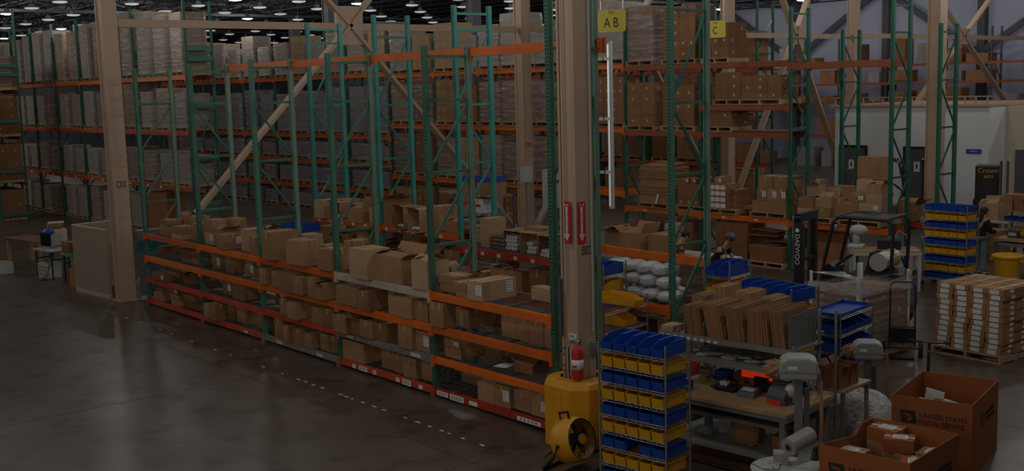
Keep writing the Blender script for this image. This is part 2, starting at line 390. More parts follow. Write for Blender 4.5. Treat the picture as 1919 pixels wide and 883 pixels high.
brace(12.3, 21.8, 17.1, 6.45, 'beige cross bracing right of column C03, behind the yellow A B sign')
brace(21.8, 29.5, 25.7, 6.35, 'beige cross bracing above the pallets of brown cartons, left of the office')
brace(29.5, 46.5, 38.0, 6.4, 'thin beige cross bracing over the office roof')
# ------------------------------------------------------------------ high bay lamps
b = MB(); b.lathe([(.09, .2), (.12, .18), (.12, .08), (.30, .03), (.31, 0), (.29, 0)], 18); LH = b.mesh('lamp_housing', 'lamp_housing', True)
b = MB(); b.lathe([(.29, .01), (.3, -.02), (.24, -.05), (.1, -.07), (.01, -.075)], 18); LG = b.mesh('lamp_glass', 'lamp_glass', True)
b = MB(); b.cyl((0, 0, .2), (0, 0, .88), .01, n=6); LR = b.mesh('lamp_rod', 'lamp_housing')
def lamp(x, y, label, on):
    t = thing('high_bay_lamp', label, 'lamp', (x, y, 8.72), 0, 'high bay lamps under the ceiling')
    mobj('lamp_housing', LH, t); mobj('lamp_glass', LG, t); mobj('lamp_rod', LR, t)
    if on:
        ld = bpy.data.lights.new('lamp_light', 'POINT'); ld.energy = LAMP_POWER*on; ld.color = (1.0, .97, .92); ld.shadow_soft_size = .28
        l = bpy.data.objects.new('lamp_light', ld); COL.objects.link(l); l.parent = t; l.location = (0, 0, -.4)
bpy.context.view_layer.update(); CAMI = scene.camera.matrix_world.inverted()
n = 0
for j in range(14):
    y = .45+3.05*j
    for i in range(14):
        x = -23.2-3.62*i
        q = CAMI @ Vector((x, y, 8.72)); u = 959.5-2115.96*q.x/q.z; v = 441.5+2115.96*q.y/q.z
        if not (-10 < u < 1930 and v > -12): continue
        lamp(x, y, 'glowing round ceiling lamp, %s row beyond the front rack, %s from the right' % (ORD[j], ORD[i]), 2.0 if (i % 3 == 1 and j % 2 == 0 and j < 8) else (1.3 if j > 8 and i == 0 else 0))
for j, y in enumerate((-10, -3, 4.2, 10.5, 18, 25, 32, 39)):  # added lamps, nearly all above the view, to light hall and foreground
    for i, x in enumerate((-17, -9.5, -2, 5.5, 13)):
        lamp(x, y, 'round high bay lamp overhead, %s row from the front, %s from the left' % (ORD[j], ORD[i]), (2.0 if y > 20 else 1.5) if x < 0 else 2.9)
for j, y in enumerate((-9, -5, -1.5)):  # unseen lamps added to brighten the loads on the left rack
    for i, x in enumerate((-41, -34, -27)):
        lamp(x, y, 'round lamp over the open floor at far left, %s row, %s from the wall' % (ORD[j], ORD[i]), 2.3)
# ------------------------------------------------------------------ pallet racking
def post_mesh(h, mats):
    b = MB(); n = int(h/.0508); p = .0508; W = .04; D = .076
    xs = [-W, -.026, -.011, .011, .026, W]
    for i in range(n):
        z = i*p
        b.add([(-W, 0, z), (W, 0, z), (W, 0, z+.016), (-W, 0, z+.016)], [(0, 1, 2, 3)])
        for k in (0, 2, 4): b.add([(xs[k], 0, z+.016), (xs[k+1], 0, z+.016), (xs[k+1], 0, z+p), (xs[k], 0, z+p)], [(0, 1, 2, 3)])
    H = n*p
    b.add([(-W, 0, H), (W, 0, H), (W, 0, h), (-W, 0, h)], [(0, 1, 2, 3)])
    for s in (-W, W): b.add([(s, 0, 0), (s, D, 0), (s, D, h), (s, 0, h)], [(0, 1, 2, 3)])
    for s in (-W, W): b.add([(s, D, 0), (s*.45, D, 0), (s*.45, D, h), (s, D, h)], [(0, 1, 2, 3)])
    b.box(-.07, .07, -.03, .11, 0, .012, 0)
    return b.mesh('post', mats)
PM = {}
def post(h, m, parent, x, y, rear):
    k = (round(h, 2), m)
    if k not in PM: PM[k] = post_mesh(h, m)
    return mobj('post', PM[k], parent, (x, y, 0), math.pi if rear else 0)
def frame(parent, x, D, h, m, hz, dg, mr=None):
    b = MB()
    for z in hz: b.box(-.018, .018, .07, D-.07, z-.022, z+.022)
    for z0, z1, rise in dg: b.bar((0, .06, z0 if rise else z1), (0, D-.06, z1 if rise else z0), .036, .03, up=(1, 0, 0))
    b.box(-.014, .014, .064, .072, .1, h-.05); b.box(-.014, .014, D-.072, D-.064, .1, h-.05)
    f = b.build('upright_frame', m, parent, (x, 0, 0))
    post(h, m, f, 0, 0, False); post(h, mr or m, f, 0, D, True)
    return f
def beam(parent, x0, x1, y, z, m, hh=.11, front=True, labels=None):
    s = -1 if front else 1
    b = MB(); y0, y1 = (y-.025, y+.03) if front else (y-.03, y+.025)
    b.box(x0+.045, x1-.045, y0, y1, z-hh, z-.02); b.box(x0+.045, x1-.045, y0+(.02 if front else 0), y1-(0 if front else .02), z-.02, z)
    for xx in (x0, x1):
        a, c = (xx-.0, xx+.055) if xx == x0 else (xx-.055, xx)
        b.box(a, c, y-.034, y-.004, z-hh-.06, z+.015) if front else b.box(a, c, y+.004, y+.034, z-hh-.06, z+.015)
        b.box(a+.02 if xx == x0 else a, c if xx == x0 else c-.02, min(y, y-.03*s), max(y, y-.03*s)+.0, z-hh-.06, z)
    o = b.build('beam', m, parent)
    if labels:
        for lx, w, h, kind in labels:
            b = MB(); yy = y-.0275
            b.box(lx, lx+w, yy, y-.025, z-hh/2-.01-h/2, z-hh/2-.01+h/2)
            if kind == 'bar':
                for i in range(5): b.box(lx+w*(.12+.16*i), lx+w*(.2+.16*i), yy-.001, yy, z-hh/2-.01-h*.3, z-hh/2-.01+h*.3, 1)
            elif kind == 'num':
                b.box(lx+w*.25, lx+w*.75, yy-.001, yy, z-hh/2-.01-h*.2, z-hh/2-.01+h*.2, 1)
            b.build('location_label', ['label_white', 'ink_grey' if kind != 'num' else 'yellow_bin'], o)
    return o
def deck_mesh(L, D):
    b = MB(); n = int(L/.075)
    for i in range(n+1): x = i*L/n; b.box(x-.003, x+.003, 0, D, -.003, .003)
    for j in range(8): y = j*D/7; b.box(0, L, y-.003, y+.003, -.008, -.003)
    for j in range(4): x = L*(j+.5)/4; b.box(x-.02, x+.02, 0, D, -.04, -.008)
    return b.mesh('wire_deck', 'wire_deck')
DM = {}
def deck(parent, x0, x1, y0, y1, z):
    k = (round(x1-x0, 1), round(y1-y0, 2))
    if k not in DM: DM[k] = deck_mesh(*k)
    return mobj('wire_deck', DM[k], parent, (x0+((x1-x0)-k[0])/2, y0, z))
FX = [-6.792, -3.930, -1.271, 1.466, 4.227, 6.988]
LV = [.152, .644, 1.132, 1.646]
DA = .888
rackA = thing('pallet_rack', 'long front rack of green posts and orange beams holding four shelves of cartons', 'rack')
hz = [.2, 1.25, 2.34, 3.44, 4.53, 5.18]
for i, x in enumerate(FX):
    rise = i in (0, 3, 4, 5); h = 5.34 if i < 5 else 7.4
    dg = [(.25, 1.2, rise), (1.3, 2.29, rise), (2.39, 3.39, rise), (3.49, 4.48, rise)]
    frame(rackA, x, DA, h, 'green', hz if i < 5 else hz+[6.2, 7.2], dg, 'green_back')
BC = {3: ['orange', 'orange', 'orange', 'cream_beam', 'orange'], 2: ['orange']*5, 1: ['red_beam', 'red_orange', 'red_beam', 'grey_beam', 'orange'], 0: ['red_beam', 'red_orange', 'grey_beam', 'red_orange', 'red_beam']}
for l in range(4):
    for k in range(5):
        lb = None
        if l == 0: lb = [[], [(FX[1]+1.9, .14, .05, 'bar')], [(FX[2]+.55, .2, .05, 'bar'), (FX[2]+2.0, .2, .05, 'bar')],
                         [(FX[3]+.45, .1, .07, 'x'), (FX[3]+.65, .26, .08, 'bar'), (FX[3]+1.08, .1, .07, 'num'), (FX[3]+1.75, .1, .07, 'x'), (FX[3]+1.93, .24, .09, 'bar'), (FX[3]+2.38, .1, .07, 'x')],
                         [(FX[4]+.1, .28, .07, 'bar'), (FX[4]+.43, .34, .09, 'bar'), (FX[4]+.9, .2, .06, 'x'), (FX[4]+2.0, .5, .06, 'bar')]][k]
        if l == 1 and k == 3: lb = [(FX[3]+.3, .2, .04, 'bar'), (FX[3]+2.2, .25, .05, 'bar')]
        hh = .10 if l in (0, 1) else .115
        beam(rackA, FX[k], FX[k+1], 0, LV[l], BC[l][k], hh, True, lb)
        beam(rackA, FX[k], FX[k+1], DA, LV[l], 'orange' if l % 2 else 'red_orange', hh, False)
        deck(rackA, FX[k]+.06, FX[k+1]-.06, .03, DA-.03, LV[l]-.004+.004)
for k in range(1, 5): beam(rackA, FX[k], FX[k+1], DA, 5.31, 'orange', .13, False)
beam(rackA, FX[5], FX[5]+.16, DA, 5.31, 'orange', .13, False)
# second rack behind it
rackB = thing('pallet_rack', 'tall teal post rack behind the front rack with yellow tagged picking beams', 'rack', (0, 2.7, 0))
BX = [-3.82, -1.2, 1.44, 4.03, 6.66]
for i, x in enumerate(BX):
    h = 6.2 if i < 4 else 7.0
    dg = [(.3, 1.1, True), (1.15, 2.2, i % 2 == 0), (2.3, 3.3, True), (3.35, 4.35, False), (4.45, 5.7, True)]
    frame(rackB, x, .888, h, 'teal' if i < 3 else 'green', [.2, 1.12, 2.25, 3.32, 4.4, 5.76, 6.05], dg, 'teal' if i < 3 else 'green_back')
tagsL = lambda x0, L, n: [(x0+.2+i*(L-.3)/n, .09, .06, 'num') for i in range(n)]
for k, (z, m) in enumerate(((2.0, 'orange'), (2.0, 'orange'), (1.79, 'red_beam'))):
    beam(rackB, BX[k], BX[k+1], 0, z, m, .115, True, tagsL(BX[k], 2.6, 5)); beam(rackB, BX[k], BX[k+1], .888, z, m, .115, False)
    deck(rackB, BX[k]+.06, BX[k+1]-.06, .03, .86, z)
    beam(rackB, BX[k], BX[k+1], 0, z-.75, 'orange', .115, True); beam(rackB, BX[k], BX[k+1], .888, z-.75, 'orange', .115, False); deck(rackB, BX[k]+.06, BX[k+1]-.06, .03, .86, z-.75)
beam(rackB, BX[3], BX[4], .888, 1.97, 'orange', .14, False)
beam(rackB, BX[3], BX[4], 0, 1.34, 'orange', .13, True, [(BX[3]+1.75, .14, .06, 'x')]); beam(rackB, BX[3], BX[4], .888, 1.34, 'orange', .13, False)
deck(rackB, BX[3]+.06, BX[4]-.06, .03, .86, 1.34)
deck(rackB, BX[3]+.06, BX[4]-.06, .03, .86, .55); beam(rackB, BX[3], BX[4], 0, .55, 'orange', .13, True)
# tall middle rack, one long row
YM = 13.3
rackM = thing('pallet_rack', 'longest rack crossing the middle of the hall with pallets of brown cartons', 'rack', (0, YM, 0))
MX = [-36.45, -33.6, -30.75, -27.9, -25.05, -22.2, -19.35, -16.42, -13.68, -11.2, -8.9, -6.75, -4.6, -1.8, 1.05, 3.82]
DMM = .80
for i, x in enumerate(MX):
    dg = [(.25+1.1*k, 1.2+1.1*k, (k+i) % 2 == 0) for k in range(5)]
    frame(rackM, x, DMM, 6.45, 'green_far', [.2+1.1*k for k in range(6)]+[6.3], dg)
def mlev(k):
    x = MX[k]
    if x < -16.5: return [1.0, 2.02, 3.05, 5.35]
    if x < -4.7: return [1.65, 3.48, 5.28]
    if x < -1.9: return [1.25, 3.4, 5.2]
    if x < 1.0: return [1.25, 3.4, 4.1, 5.18]
    return [1.22, 5.1]
for k in range(15):
    for z in mlev(k):
        m = 'orange' if (z < 1.3 or MX[k] < -5) else 'brown_beam'
        lb = [(MX[k]+.75, .1, .05, 'num'), (MX[k]+1.8, .1, .05, 'num')] if z < 1.3 and k >= 12 else None
        beam(rackM, MX[k], MX[k+1], 0, z, m, .14, True, lb); beam(rackM, MX[k], MX[k+1], DMM, z, m, .14, False)
rackM2 = thing('pallet_rack', 'green rack back to back with the middle rack, seen beside the tall column', 'rack', (0, 14.6, 0))
for i, x in enumerate((1.65, 4.25)): frame(rackM2, x, .8, 5.9, 'green_far', [.2+1.1*k for k in range(6)], [(.25+1.1*k, 1.2+1.1*k, (k+i) % 2 == 1) for k in range(5)])
for z in (1.25,): beam(rackM2, 1.65, 4.25, 0, z, 'red_beam', .12, True); beam(rackM2, 1.65, 4.25, .8, z, 'red_beam', .12, False)
# left long rack
YL = 5.6
rackL = thing('pallet_rack', 'long left rack of tall green posts stacked with shrink-wrapped pallets', 'rack', (0, YL, 0))
LX = [-39.85, -37.15, -34.45, -31.76, -29.05, -26.2, -23.5, -20.8, -16.5]
for i, x in enumerate(LX):
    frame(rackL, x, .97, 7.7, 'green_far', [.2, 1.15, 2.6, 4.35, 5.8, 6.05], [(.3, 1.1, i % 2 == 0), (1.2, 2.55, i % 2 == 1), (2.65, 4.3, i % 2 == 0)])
for k in range(8):
    for z in (1.73, 3.55, 5.35):
        beam(rackL, LX[k], LX[k+1], 0, z, 'orange' if z > 5 else 'red_orange', .13, True, [(LX[k]+.6, .16, .06, 'x'), (LX[k]+1.7, .16, .06, 'x')] if z < 2 else None); beam(rackL, LX[k], LX[k+1], .97, z, 'red_orange', .13, False)
for x in (-20.8, -16.5):
    for z in (6.2, 5.88, 4.35, 2.7, 1.2): MB().box(-.03, .05, .07, .9, z-.07, z+.07).build('end_tie', 'green', rackL, (x, 0, 0))
# end of the near left rack
rackK = thing('pallet_rack', 'green rack end at the left edge with brown cartons on wooden pallets', 'rack', (0, 2.95, 0))
for i, x in enumerate((-31.1, -28.4)):
    b = MB()
    f = frame(rackK, x, 1.1, 8.2, 'green_far', [.2], [])
    b = MB()
    for z in (.25, 1.95, 3.9, 5.7, 6.05): b.box(-.05, .05, .07, 1.03, z-.06, z+.06)
    b.build('end_tie', 'green', rackK, (x, 0, 0))
for z in (1.5, 3.3, 5.1): beam(rackK, -31.1, -28.4, 0, z, 'orange', .13, True); beam(rackK, -31.1, -28.4, 1.1, z, 'orange', .13, False)
# far racks against the back wall
YF = 42.5
rackF = thing('pallet_rack', 'far rack with thin red beams along the grey back wall above the office', 'rack', (0, YF, 0))
FXX = [-34+2.8*i for i in range(15)]
for i, x in enumerate(FXX): frame(rackF, x, 1.0, 7.0, 'steel_dark', [.5+1.3*k for k in range(5)], [(.6+1.3*k, 1.7+1.3*k, k % 2 == 0) for k in range(4)])
for k in range(14):
    for z in (1.7, 3.5, 4.45, 5.35): beam(rackF, FXX[k], FXX[k+1], 0, z, 'brown_beam', .12, True)
YG = 24.0
rackG = thing('pallet_rack', 'rack behind the middle rack with red beams and brown cartons', 'rack', (0, YG, 0))
GX = [-33+2.75*i for i in range(10)]
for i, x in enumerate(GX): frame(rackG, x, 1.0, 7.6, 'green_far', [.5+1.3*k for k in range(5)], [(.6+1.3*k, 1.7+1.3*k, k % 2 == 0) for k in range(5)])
for k in range(9):
    for z in (1.6, 3.4, 5.2): beam(rackG, GX[k], GX[k+1], 0, z, 'red_orange', .12, True); beam(rackG, GX[k], GX[k+1], 1.0, z, 'red_orange', .12, False)
# ------------------------------------------------------------------ cartons
def carton_meshes(w, d, h, kind):
    """closed carton around its base centre; returns list of (name, mesh)"""
    out = []; x, y = w/2, d/2; g = .0015
    j = lambda a: a+rnd.uniform(-.004, .004)
    b = MB()
    bot = [(-x, -y, 0), (x, -y, 0), (x, y, 0), (-x, y, 0)]
    top = [(j(-x), j(-y), j(h)), (j(x), j(-y), j(h)), (j(x), j(y), j(h)), (j(-x), j(y), j(h))]
    mid = [((a[0]+c[0])/2*1.012, (a[1]+c[1])/2*1.012, h*.5) for a, c in zip(bot, top)]
    vs = bot+mid+top
    fs = [(3, 2, 1, 0)]
    for i in range(4):
        k = (i+1) % 4; fs += [(i, k, 4+k, 4+i), (4+i, 4+k, 8+k, 8+i)]
    zt = h-.004
    b.add(vs, fs)
    # two top flaps meeting with a thin gap along the long side
    if w >= d:
        b.add([top[0], top[1], (x, -g, zt), (-x, -g, zt)], [(0, 1, 2, 3)]); b.add([(-x, g, zt), (x, g, zt), top[2], top[3]], [(0, 1, 2, 3)])
        b.add([(-x, -g, zt-.01), (x, -g, zt-.01), (x, g, zt-.01), (-x, g, zt-.01)], [(0, 1, 2, 3)])
    else:
        b.add([top[0], (-g, -y, zt), (-g, y, zt), top[3]], [(0, 1, 2, 3)]); b.add([(g, -y, zt), top[1], top[2], (g, y, zt)], [(0, 1, 2, 3)])
        b.add([(-g, -y, zt-.01), (g, -y, zt-.01), (g, y, zt-.01), (-g, y, zt-.01)], [(0, 1, 2, 3)])
    return b
def tape_mesh(w, d, h, seam_x=None):
    x, y = w/2, d/2; b = MB(); t = .026; e = .0025
    if (w >= d) if seam_x is None else seam_x:
        b.box(-x-e, x+e, -t, t, h-.004, h+e); b.box(x, x+.007, -t, t, h*.72, h+e); b.box(-x-.007, -x, -t, t, h*.72, h+e)
    else:
        b.box(-t, t, -y-e, y+e, h-.004, h+e); b.box(-t, t, -y-.007, -y, h*.72, h+e); b.box(-t, t, y, y+.007, h*.72, h+e)
    return b
def label_plate(b, face, u, v, a, c, w, d, h, lines=4):
    """white label with print on face '-y' or '+x'; u,v centre, a,c size"""
    o = .0075
    def q(u0, u1, v0, v1, off, mi):
        if face == '-y': b.box(u0, u1, -d/2-o-off, -d/2-o+.003, v0, v1, mi)
        else: b.box(w/2+o-.003, w/2+o+off, u0, u1, v0, v1, mi)
    q(u-a/2, u+a/2, v-c/2, v+c/2, 0, 0)
    for i in range(lines):
        z = v+c/2-c*(i+.7)/(lines+.4); q(u-a*.38, u+a*(.38-.12*(i % 2)), z-c*.035, z+c*.035, .001, 1)
def open_box_mesh(w, d, h, t=.006):
    x, y = w/2, d/2; b = MB()
    b.box(-x, x, -y, y, 0, t); b.box(-x, x, -y, -y+t, t, h); b.box(-x, x, y-t, y, t, h); b.box(-x, -x+t, -y+t, y-t, t, h); b.box(x-t, x, -y+t, y-t, t, h)
    return b
def flap(parent, side, w, d, h, L, ang, m):
    """flap hinged at the top edge; ang measured outwards from vertical in degrees (negative folds inwards)"""
    x, y = w/2, d/2; a = R(ang); s, c = math.sin(a)*L, math.cos(a)*L; t = .004; i = .01
    b = MB()
    if side == '-y': b.bar((0, -y+t, h), (0, -y-s+t, h+c), w-2*i, t, up=(0, 1, .01))
    if side == '+y': b.bar((0, y-t, h), (0, y+s-t, h+c), w-2*i, t, up=(0, 1, .01))
    if side == '-x': b.bar((-x+t, 0, h), (-x-s+t, 0, h+c), d-2*i, t, up=(1, 0, .01))
    if side == '+x': b.bar((x-t, 0, h), (x+s-t, 0, h+c), d-2*i, t, up=(1, 0, .01))
    b.build('flap', m, parent)
def carton(x0, x1, y0, y1, z, h, kind, label, group=None, m='cardboard', rz=None, cat='carton', name='cardboard_carton', tape=True):
    w, d = x1-x0, y1-y0; rz = rnd.uniform(-.03, .03) if rz is None else rz
    t = thing(name, label, cat, ((x0+x1)/2, (y0+y1)/2, z+.001), rz, group)
    if kind == 'o':
        open_box_mesh(w, d, h).build('carton_body', m, t)
        L = min(w, d)*.48
        for s_, a in zip(('-y', '+y', '-x', '+x'), (rnd.choice([-62, 75, -75]), rnd.choice([10, 35, -55]), rnd.choice([-70, 60]), rnd.choice([-80, 20, 70]))): flap(t, s_, w, d, h, L, a, m)
    elif kind == 'f' or kind == 'r':                  # lies on its side, mouth towards the aisle
        x, y = w/2, d/2; e = .006; b = MB()
        b.box(-x, x, -y, y, 0, e); b.box(-x, x, -y, y, h-e, h); b.box(-x, -x+e, -y, y, e, h-e); b.box(x-e, x, -y, y, e, h-e); b.box(-x, x, y-e, y, e, h-e)
        b.build('carton_body', m, t)
        b = MB(); b.bar((0, -y, .004), (0, -y-.12, -.002+.01), w*.94, .004); b.build('flap', m, t)
        b = MB(); b.bar((0, -y, h), (0, -y-.09, h+.05 if kind == 'f' else h+.0), w*.94, .004); b.build('flap', m, t)
    else:
        carton_meshes(w, d, h, kind).build('carton_body', m, t)
        if tape and min(w, d) > .14: tape_mesh(w, d, h).build('packing_tape', 'tape', t)
        if kind[0] == 'l':
            b = MB(); label_plate(b, '-y', w*.26, h*.55, min(.13, w*.4), h*.5, w, d, h)
            b.build('shipping_label', ['label_white', 'ink_grey'], t)
            if 'r' in kind: b = MB(); label_plate(b, '+x', d*.3, h*.6, .12, h*.6, w, d, h); b.build('shipping_label', ['label_white', 'ink_grey'], t)
        if kind == 'r_' or kind == 'R':
            b = MB(); label_plate(b, '+x', d*.3, h*.6, .1, h*.5, w, d, h); b.build('shipping_label', ['label_white', 'ink_grey'], t)
        if kind == 't':
            b = MB(); b.box(-.03, .07, -d/2-.009, -d/2-.004, .04, h-.06); b.build('packing_tape', 'tape', t)
    return t
RACK_A=[(-6.19,-5.80,0.12,0.54,1.646,0.234,3,1,"c"),
(-6.15,-5.76,0.12,0.47,1.880,0.110,3,1,"c"),
(-5.34,-4.83,0.03,0.45,1.646,0.104,3,1,"c"),
(-5.32,-4.87,0.03,0.45,1.750,0.170,3,1,"c"),
(-4.65,-4.43,0.18,0.60,1.646,0.354,3,1,"c"),
(-5.97,-5.62,0.55,0.80,1.646,0.424,3,1,"o"),
(-5.46,-5.05,0.50,0.80,1.646,0.434,3,1,"c"),
(-6.76,-6.51,0.30,0.72,1.132,0.188,2,1,"c"),
(-5.19,-4.71,0.16,0.58,1.132,0.098,2,1,"c"),
(-5.23,-4.75,0.16,0.58,1.230,0.190,2,1,"c"),
(-4.71,-4.37,0.17,0.41,1.132,0.138,2,1,"c"),
(-4.70,-4.38,0.17,0.41,1.270,0.150,2,1,"c"),
(-6.33,-5.64,-0.05,0.34,0.644,0.176,1,1,"l"),
(-5.82,-5.56,0.35,0.77,0.644,0.136,1,1,"c"),
(-5.28,-4.80,0.20,0.62,0.644,0.196,1,1,"o"),
(-6.58,-6.08,0.04,0.29,0.152,0.178,0,1,"o"),
(-6.61,-6.18,0.30,0.72,0.152,0.158,0,1,"c"),
(-5.58,-5.12,0.03,0.45,0.152,0.138,0,1,"c"),
(-5.57,-5.17,0.03,0.45,0.290,0.120,0,1,"c"),
(-5.69,-5.22,0.03,0.45,0.410,0.120,0,1,"l"),
(-5.11,-4.27,0.13,0.55,0.152,0.148,0,1,"c"),
(-5.10,-4.61,0.13,0.55,0.300,0.120,0,1,"c"),
(-4.51,-4.25,0.13,0.55,0.420,0.120,0,1,"c"),
(-3.90,-3.50,0.13,0.49,1.646,0.254,3,2,"l"),
(-3.90,-3.52,0.13,0.49,1.900,0.250,3,2,"c"),
(-3.49,-3.12,0.13,0.49,1.646,0.354,3,2,"o"),
(-2.98,-2.60,-0.04,0.31,1.646,0.294,3,2,"r"),
(-2.23,-1.92,0.12,0.49,1.646,0.444,3,2,"c"),
(-1.74,-1.44,0.04,0.46,1.646,0.334,3,2,"c"),
(-3.72,-3.33,0.50,0.80,1.646,0.514,3,2,"c"),
(-3.79,-3.41,0.21,0.63,1.132,0.298,2,2,"l"),
(-3.12,-2.75,0.18,0.60,1.132,0.328,2,2,"c"),
(-2.30,-1.93,0.20,0.62,1.132,0.308,2,2,"l"),
(-4.66,-4.28,0.42,0.80,1.132,0.168,2,1,"c"),
(-3.35,-2.97,0.21,0.63,0.644,0.296,1,2,"l"),
(-2.76,-2.23,0.12,0.54,0.644,0.316,1,2,"c"),
(-3.66,-3.42,-0.10,0.32,0.152,0.298,0,2,"c"),
(-3.38,-3.08,-0.11,0.14,0.152,0.348,0,2,"c"),
(-3.13,-2.80,0.15,0.57,0.152,0.358,0,2,"c"),
(-2.75,-2.38,0.19,0.61,0.152,0.338,0,2,"c"),
(-1.97,-1.62,0.18,0.60,0.152,0.348,0,2,"c"),
(-2.37,-2.20,0.30,0.72,0.152,0.278,0,2,"c"),
(-0.93,-0.54,-0.12,0.44,1.646,0.524,3,3,"c"),
(-0.05,0.54,-0.09,0.28,1.646,0.444,3,3,"c"),
(0.97,1.43,-0.05,0.37,1.646,0.374,3,3,"c"),
(0.13,0.46,0.42,0.80,1.646,0.304,3,3,"c"),
(-2.17,-1.88,0.50,0.80,1.646,0.444,3,2,"o"),
(-0.63,-0.27,0.50,0.80,1.646,0.434,3,3,"c"),
(-1.24,-0.98,-0.05,0.37,1.132,0.298,2,3,"c"),
(-0.75,-0.48,-0.05,0.37,1.132,0.308,2,3,"c"),
(-0.35,0.17,-0.12,0.30,1.132,0.328,2,3,"c"),
(0.18,0.52,-0.12,0.30,1.132,0.308,2,3,"c"),
(0.64,0.90,-0.09,0.33,1.132,0.348,2,3,"c"),
(0.95,1.23,-0.12,0.30,1.132,0.268,2,3,"o"),
(-1.49,-1.31,0.40,0.80,0.644,0.116,1,2,"c"),
(-0.49,-0.24,-0.05,0.37,0.644,0.316,1,3,"c"),
(-0.10,0.25,-0.12,0.30,0.644,0.296,1,3,"c"),
(0.60,0.95,-0.01,0.41,0.644,0.296,1,3,"c"),
(0.99,1.37,-0.03,0.39,0.644,0.326,1,3,"c"),
(-0.84,-0.52,0.00,0.42,0.152,0.398,0,3,"c"),
(-0.40,-0.19,-0.06,0.36,0.152,0.298,0,3,"c"),
(-0.11,0.27,-0.02,0.40,0.152,0.298,0,3,"c"),
(0.28,0.60,-0.02,0.40,0.152,0.258,0,3,"c"),
(0.70,1.00,0.08,0.50,0.152,0.308,0,3,"c"),
(1.01,1.27,0.09,0.51,0.152,0.318,0,3,"c"),
(2.12,2.64,-0.12,0.34,1.646,0.494,3,4,"c"),
(2.65,3.42,0.03,0.45,1.646,0.424,3,4,"o"),
(3.79,4.20,-0.04,0.38,1.646,0.444,3,4,"o"),
(1.03,1.39,0.45,0.80,1.646,0.464,3,3,"c"),
(2.79,3.05,0.50,0.80,1.646,0.484,3,4,"c"),
(1.57,2.22,-0.07,0.35,1.132,0.318,2,4,"c"),
(2.30,2.65,-0.11,0.26,1.132,0.308,2,4,"c"),
(3.08,3.71,-0.02,0.40,1.132,0.318,2,4,"c"),
(3.73,4.08,0.04,0.46,1.132,0.308,2,4,"c"),
(1.50,1.92,-0.12,0.30,0.644,0.286,1,4,"c"),
(1.93,2.24,-0.04,0.38,0.644,0.286,1,4,"o"),
(2.24,2.61,-0.04,0.38,0.644,0.296,1,4,"c"),
(2.62,2.98,-0.01,0.41,0.644,0.286,1,4,"c"),
(3.34,3.72,-0.03,0.39,0.644,0.366,1,4,"c"),
(3.73,4.09,0.04,0.46,0.644,0.326,1,4,"l"),
(1.53,2.20,0.03,0.39,0.152,0.338,0,4,"c"),
(2.59,2.95,0.13,0.55,0.152,0.338,0,4,"c"),
(2.99,3.23,0.11,0.53,0.152,0.298,0,4,"c"),
(3.32,3.69,0.05,0.47,0.152,0.328,0,4,"c"),
(3.70,4.02,0.14,0.56,0.152,0.358,0,4,"c"),
(4.31,4.73,0.12,0.49,1.646,0.134,3,5,"c"),
(4.27,4.73,0.12,0.49,1.780,0.120,3,5,"c"),
(4.88,5.17,-0.01,0.36,1.646,0.084,3,5,"c"),
(4.80,5.13,-0.01,0.50,1.730,0.140,3,5,"c"),
(5.18,5.52,-0.03,0.61,1.646,0.284,3,5,"lr"),
(4.68,4.90,0.50,0.80,1.646,0.294,3,5,"o"),
(4.92,5.23,0.62,0.80,1.646,0.374,3,5,"o"),
(3.95,4.20,0.45,0.80,1.646,0.284,3,4,"o"),
(5.88,6.31,0.60,0.80,1.646,0.194,3,5,"c"),
(4.26,4.44,-0.06,0.36,1.132,0.358,2,5,"c"),
(4.44,4.62,-0.07,0.15,1.132,0.368,2,5,"c"),
(4.56,4.95,0.16,0.44,1.132,0.308,2,5,"t"),
(5.64,5.84,0.22,0.64,1.132,0.338,2,5,"c"),
(5.84,6.05,0.22,0.64,1.132,0.348,2,5,"c"),
(6.09,6.26,0.19,0.61,1.132,0.358,2,5,"c"),
(6.29,6.61,0.17,0.59,1.132,0.378,2,5,"c"),
(6.62,6.80,0.17,0.59,1.132,0.368,2,5,"c"),
(4.58,4.96,0.45,0.80,1.132,0.238,2,5,"c"),
(4.39,4.80,0.11,0.56,0.644,0.156,1,5,"c"),
(4.38,4.78,0.11,0.58,0.800,0.140,1,5,"l"),
(4.90,5.26,0.50,0.80,0.644,0.206,1,5,"c"),
(5.87,6.27,0.25,0.62,0.644,0.136,1,5,"o"),
(5.45,5.77,0.55,0.80,0.644,0.236,1,5,"c"),
(5.29,5.65,0.02,0.44,0.152,0.298,0,5,"c"),
(5.65,6.01,0.03,0.45,0.152,0.318,0,5,"l"),
(6.02,6.38,0.10,0.52,0.152,0.278,0,5,"c"),
(6.41,6.77,0.08,0.50,0.152,0.288,0,5,"l"),
(4.52,4.93,0.50,0.80,0.152,0.178,0,5,"c"),
(4.26,4.51,0.50,0.80,0.152,0.198,0,5,"c")]
RACK_B=[(-3.66,-3.28,2.61,3.03,1.975,0.385,"c"),
(-3.11,-2.72,2.67,3.09,1.975,0.365,"f"),
(-2.40,-1.81,2.66,3.08,1.975,0.295,"o"),
(-1.68,-1.40,2.75,3.17,1.975,0.345,"c"),
(-1.07,-0.75,2.70,3.12,1.975,0.565,"o"),
(-0.54,-0.21,2.59,3.01,1.975,0.445,"f"),
(0.06,0.45,2.50,2.92,1.975,0.435,"f"),
(0.42,0.69,2.79,3.21,1.975,0.495,"c"),
(0.91,1.29,2.77,3.19,1.975,0.235,"o"),
(1.77,2.01,2.94,3.36,1.770,0.540,"c"),
(2.01,2.38,2.98,3.40,1.770,0.300,"s"),
(2.41,2.87,2.96,3.38,1.770,0.380,"r"),
(2.94,3.40,2.91,3.33,1.770,0.390,"r"),
(3.54,3.93,2.80,3.22,1.770,0.400,"r")]

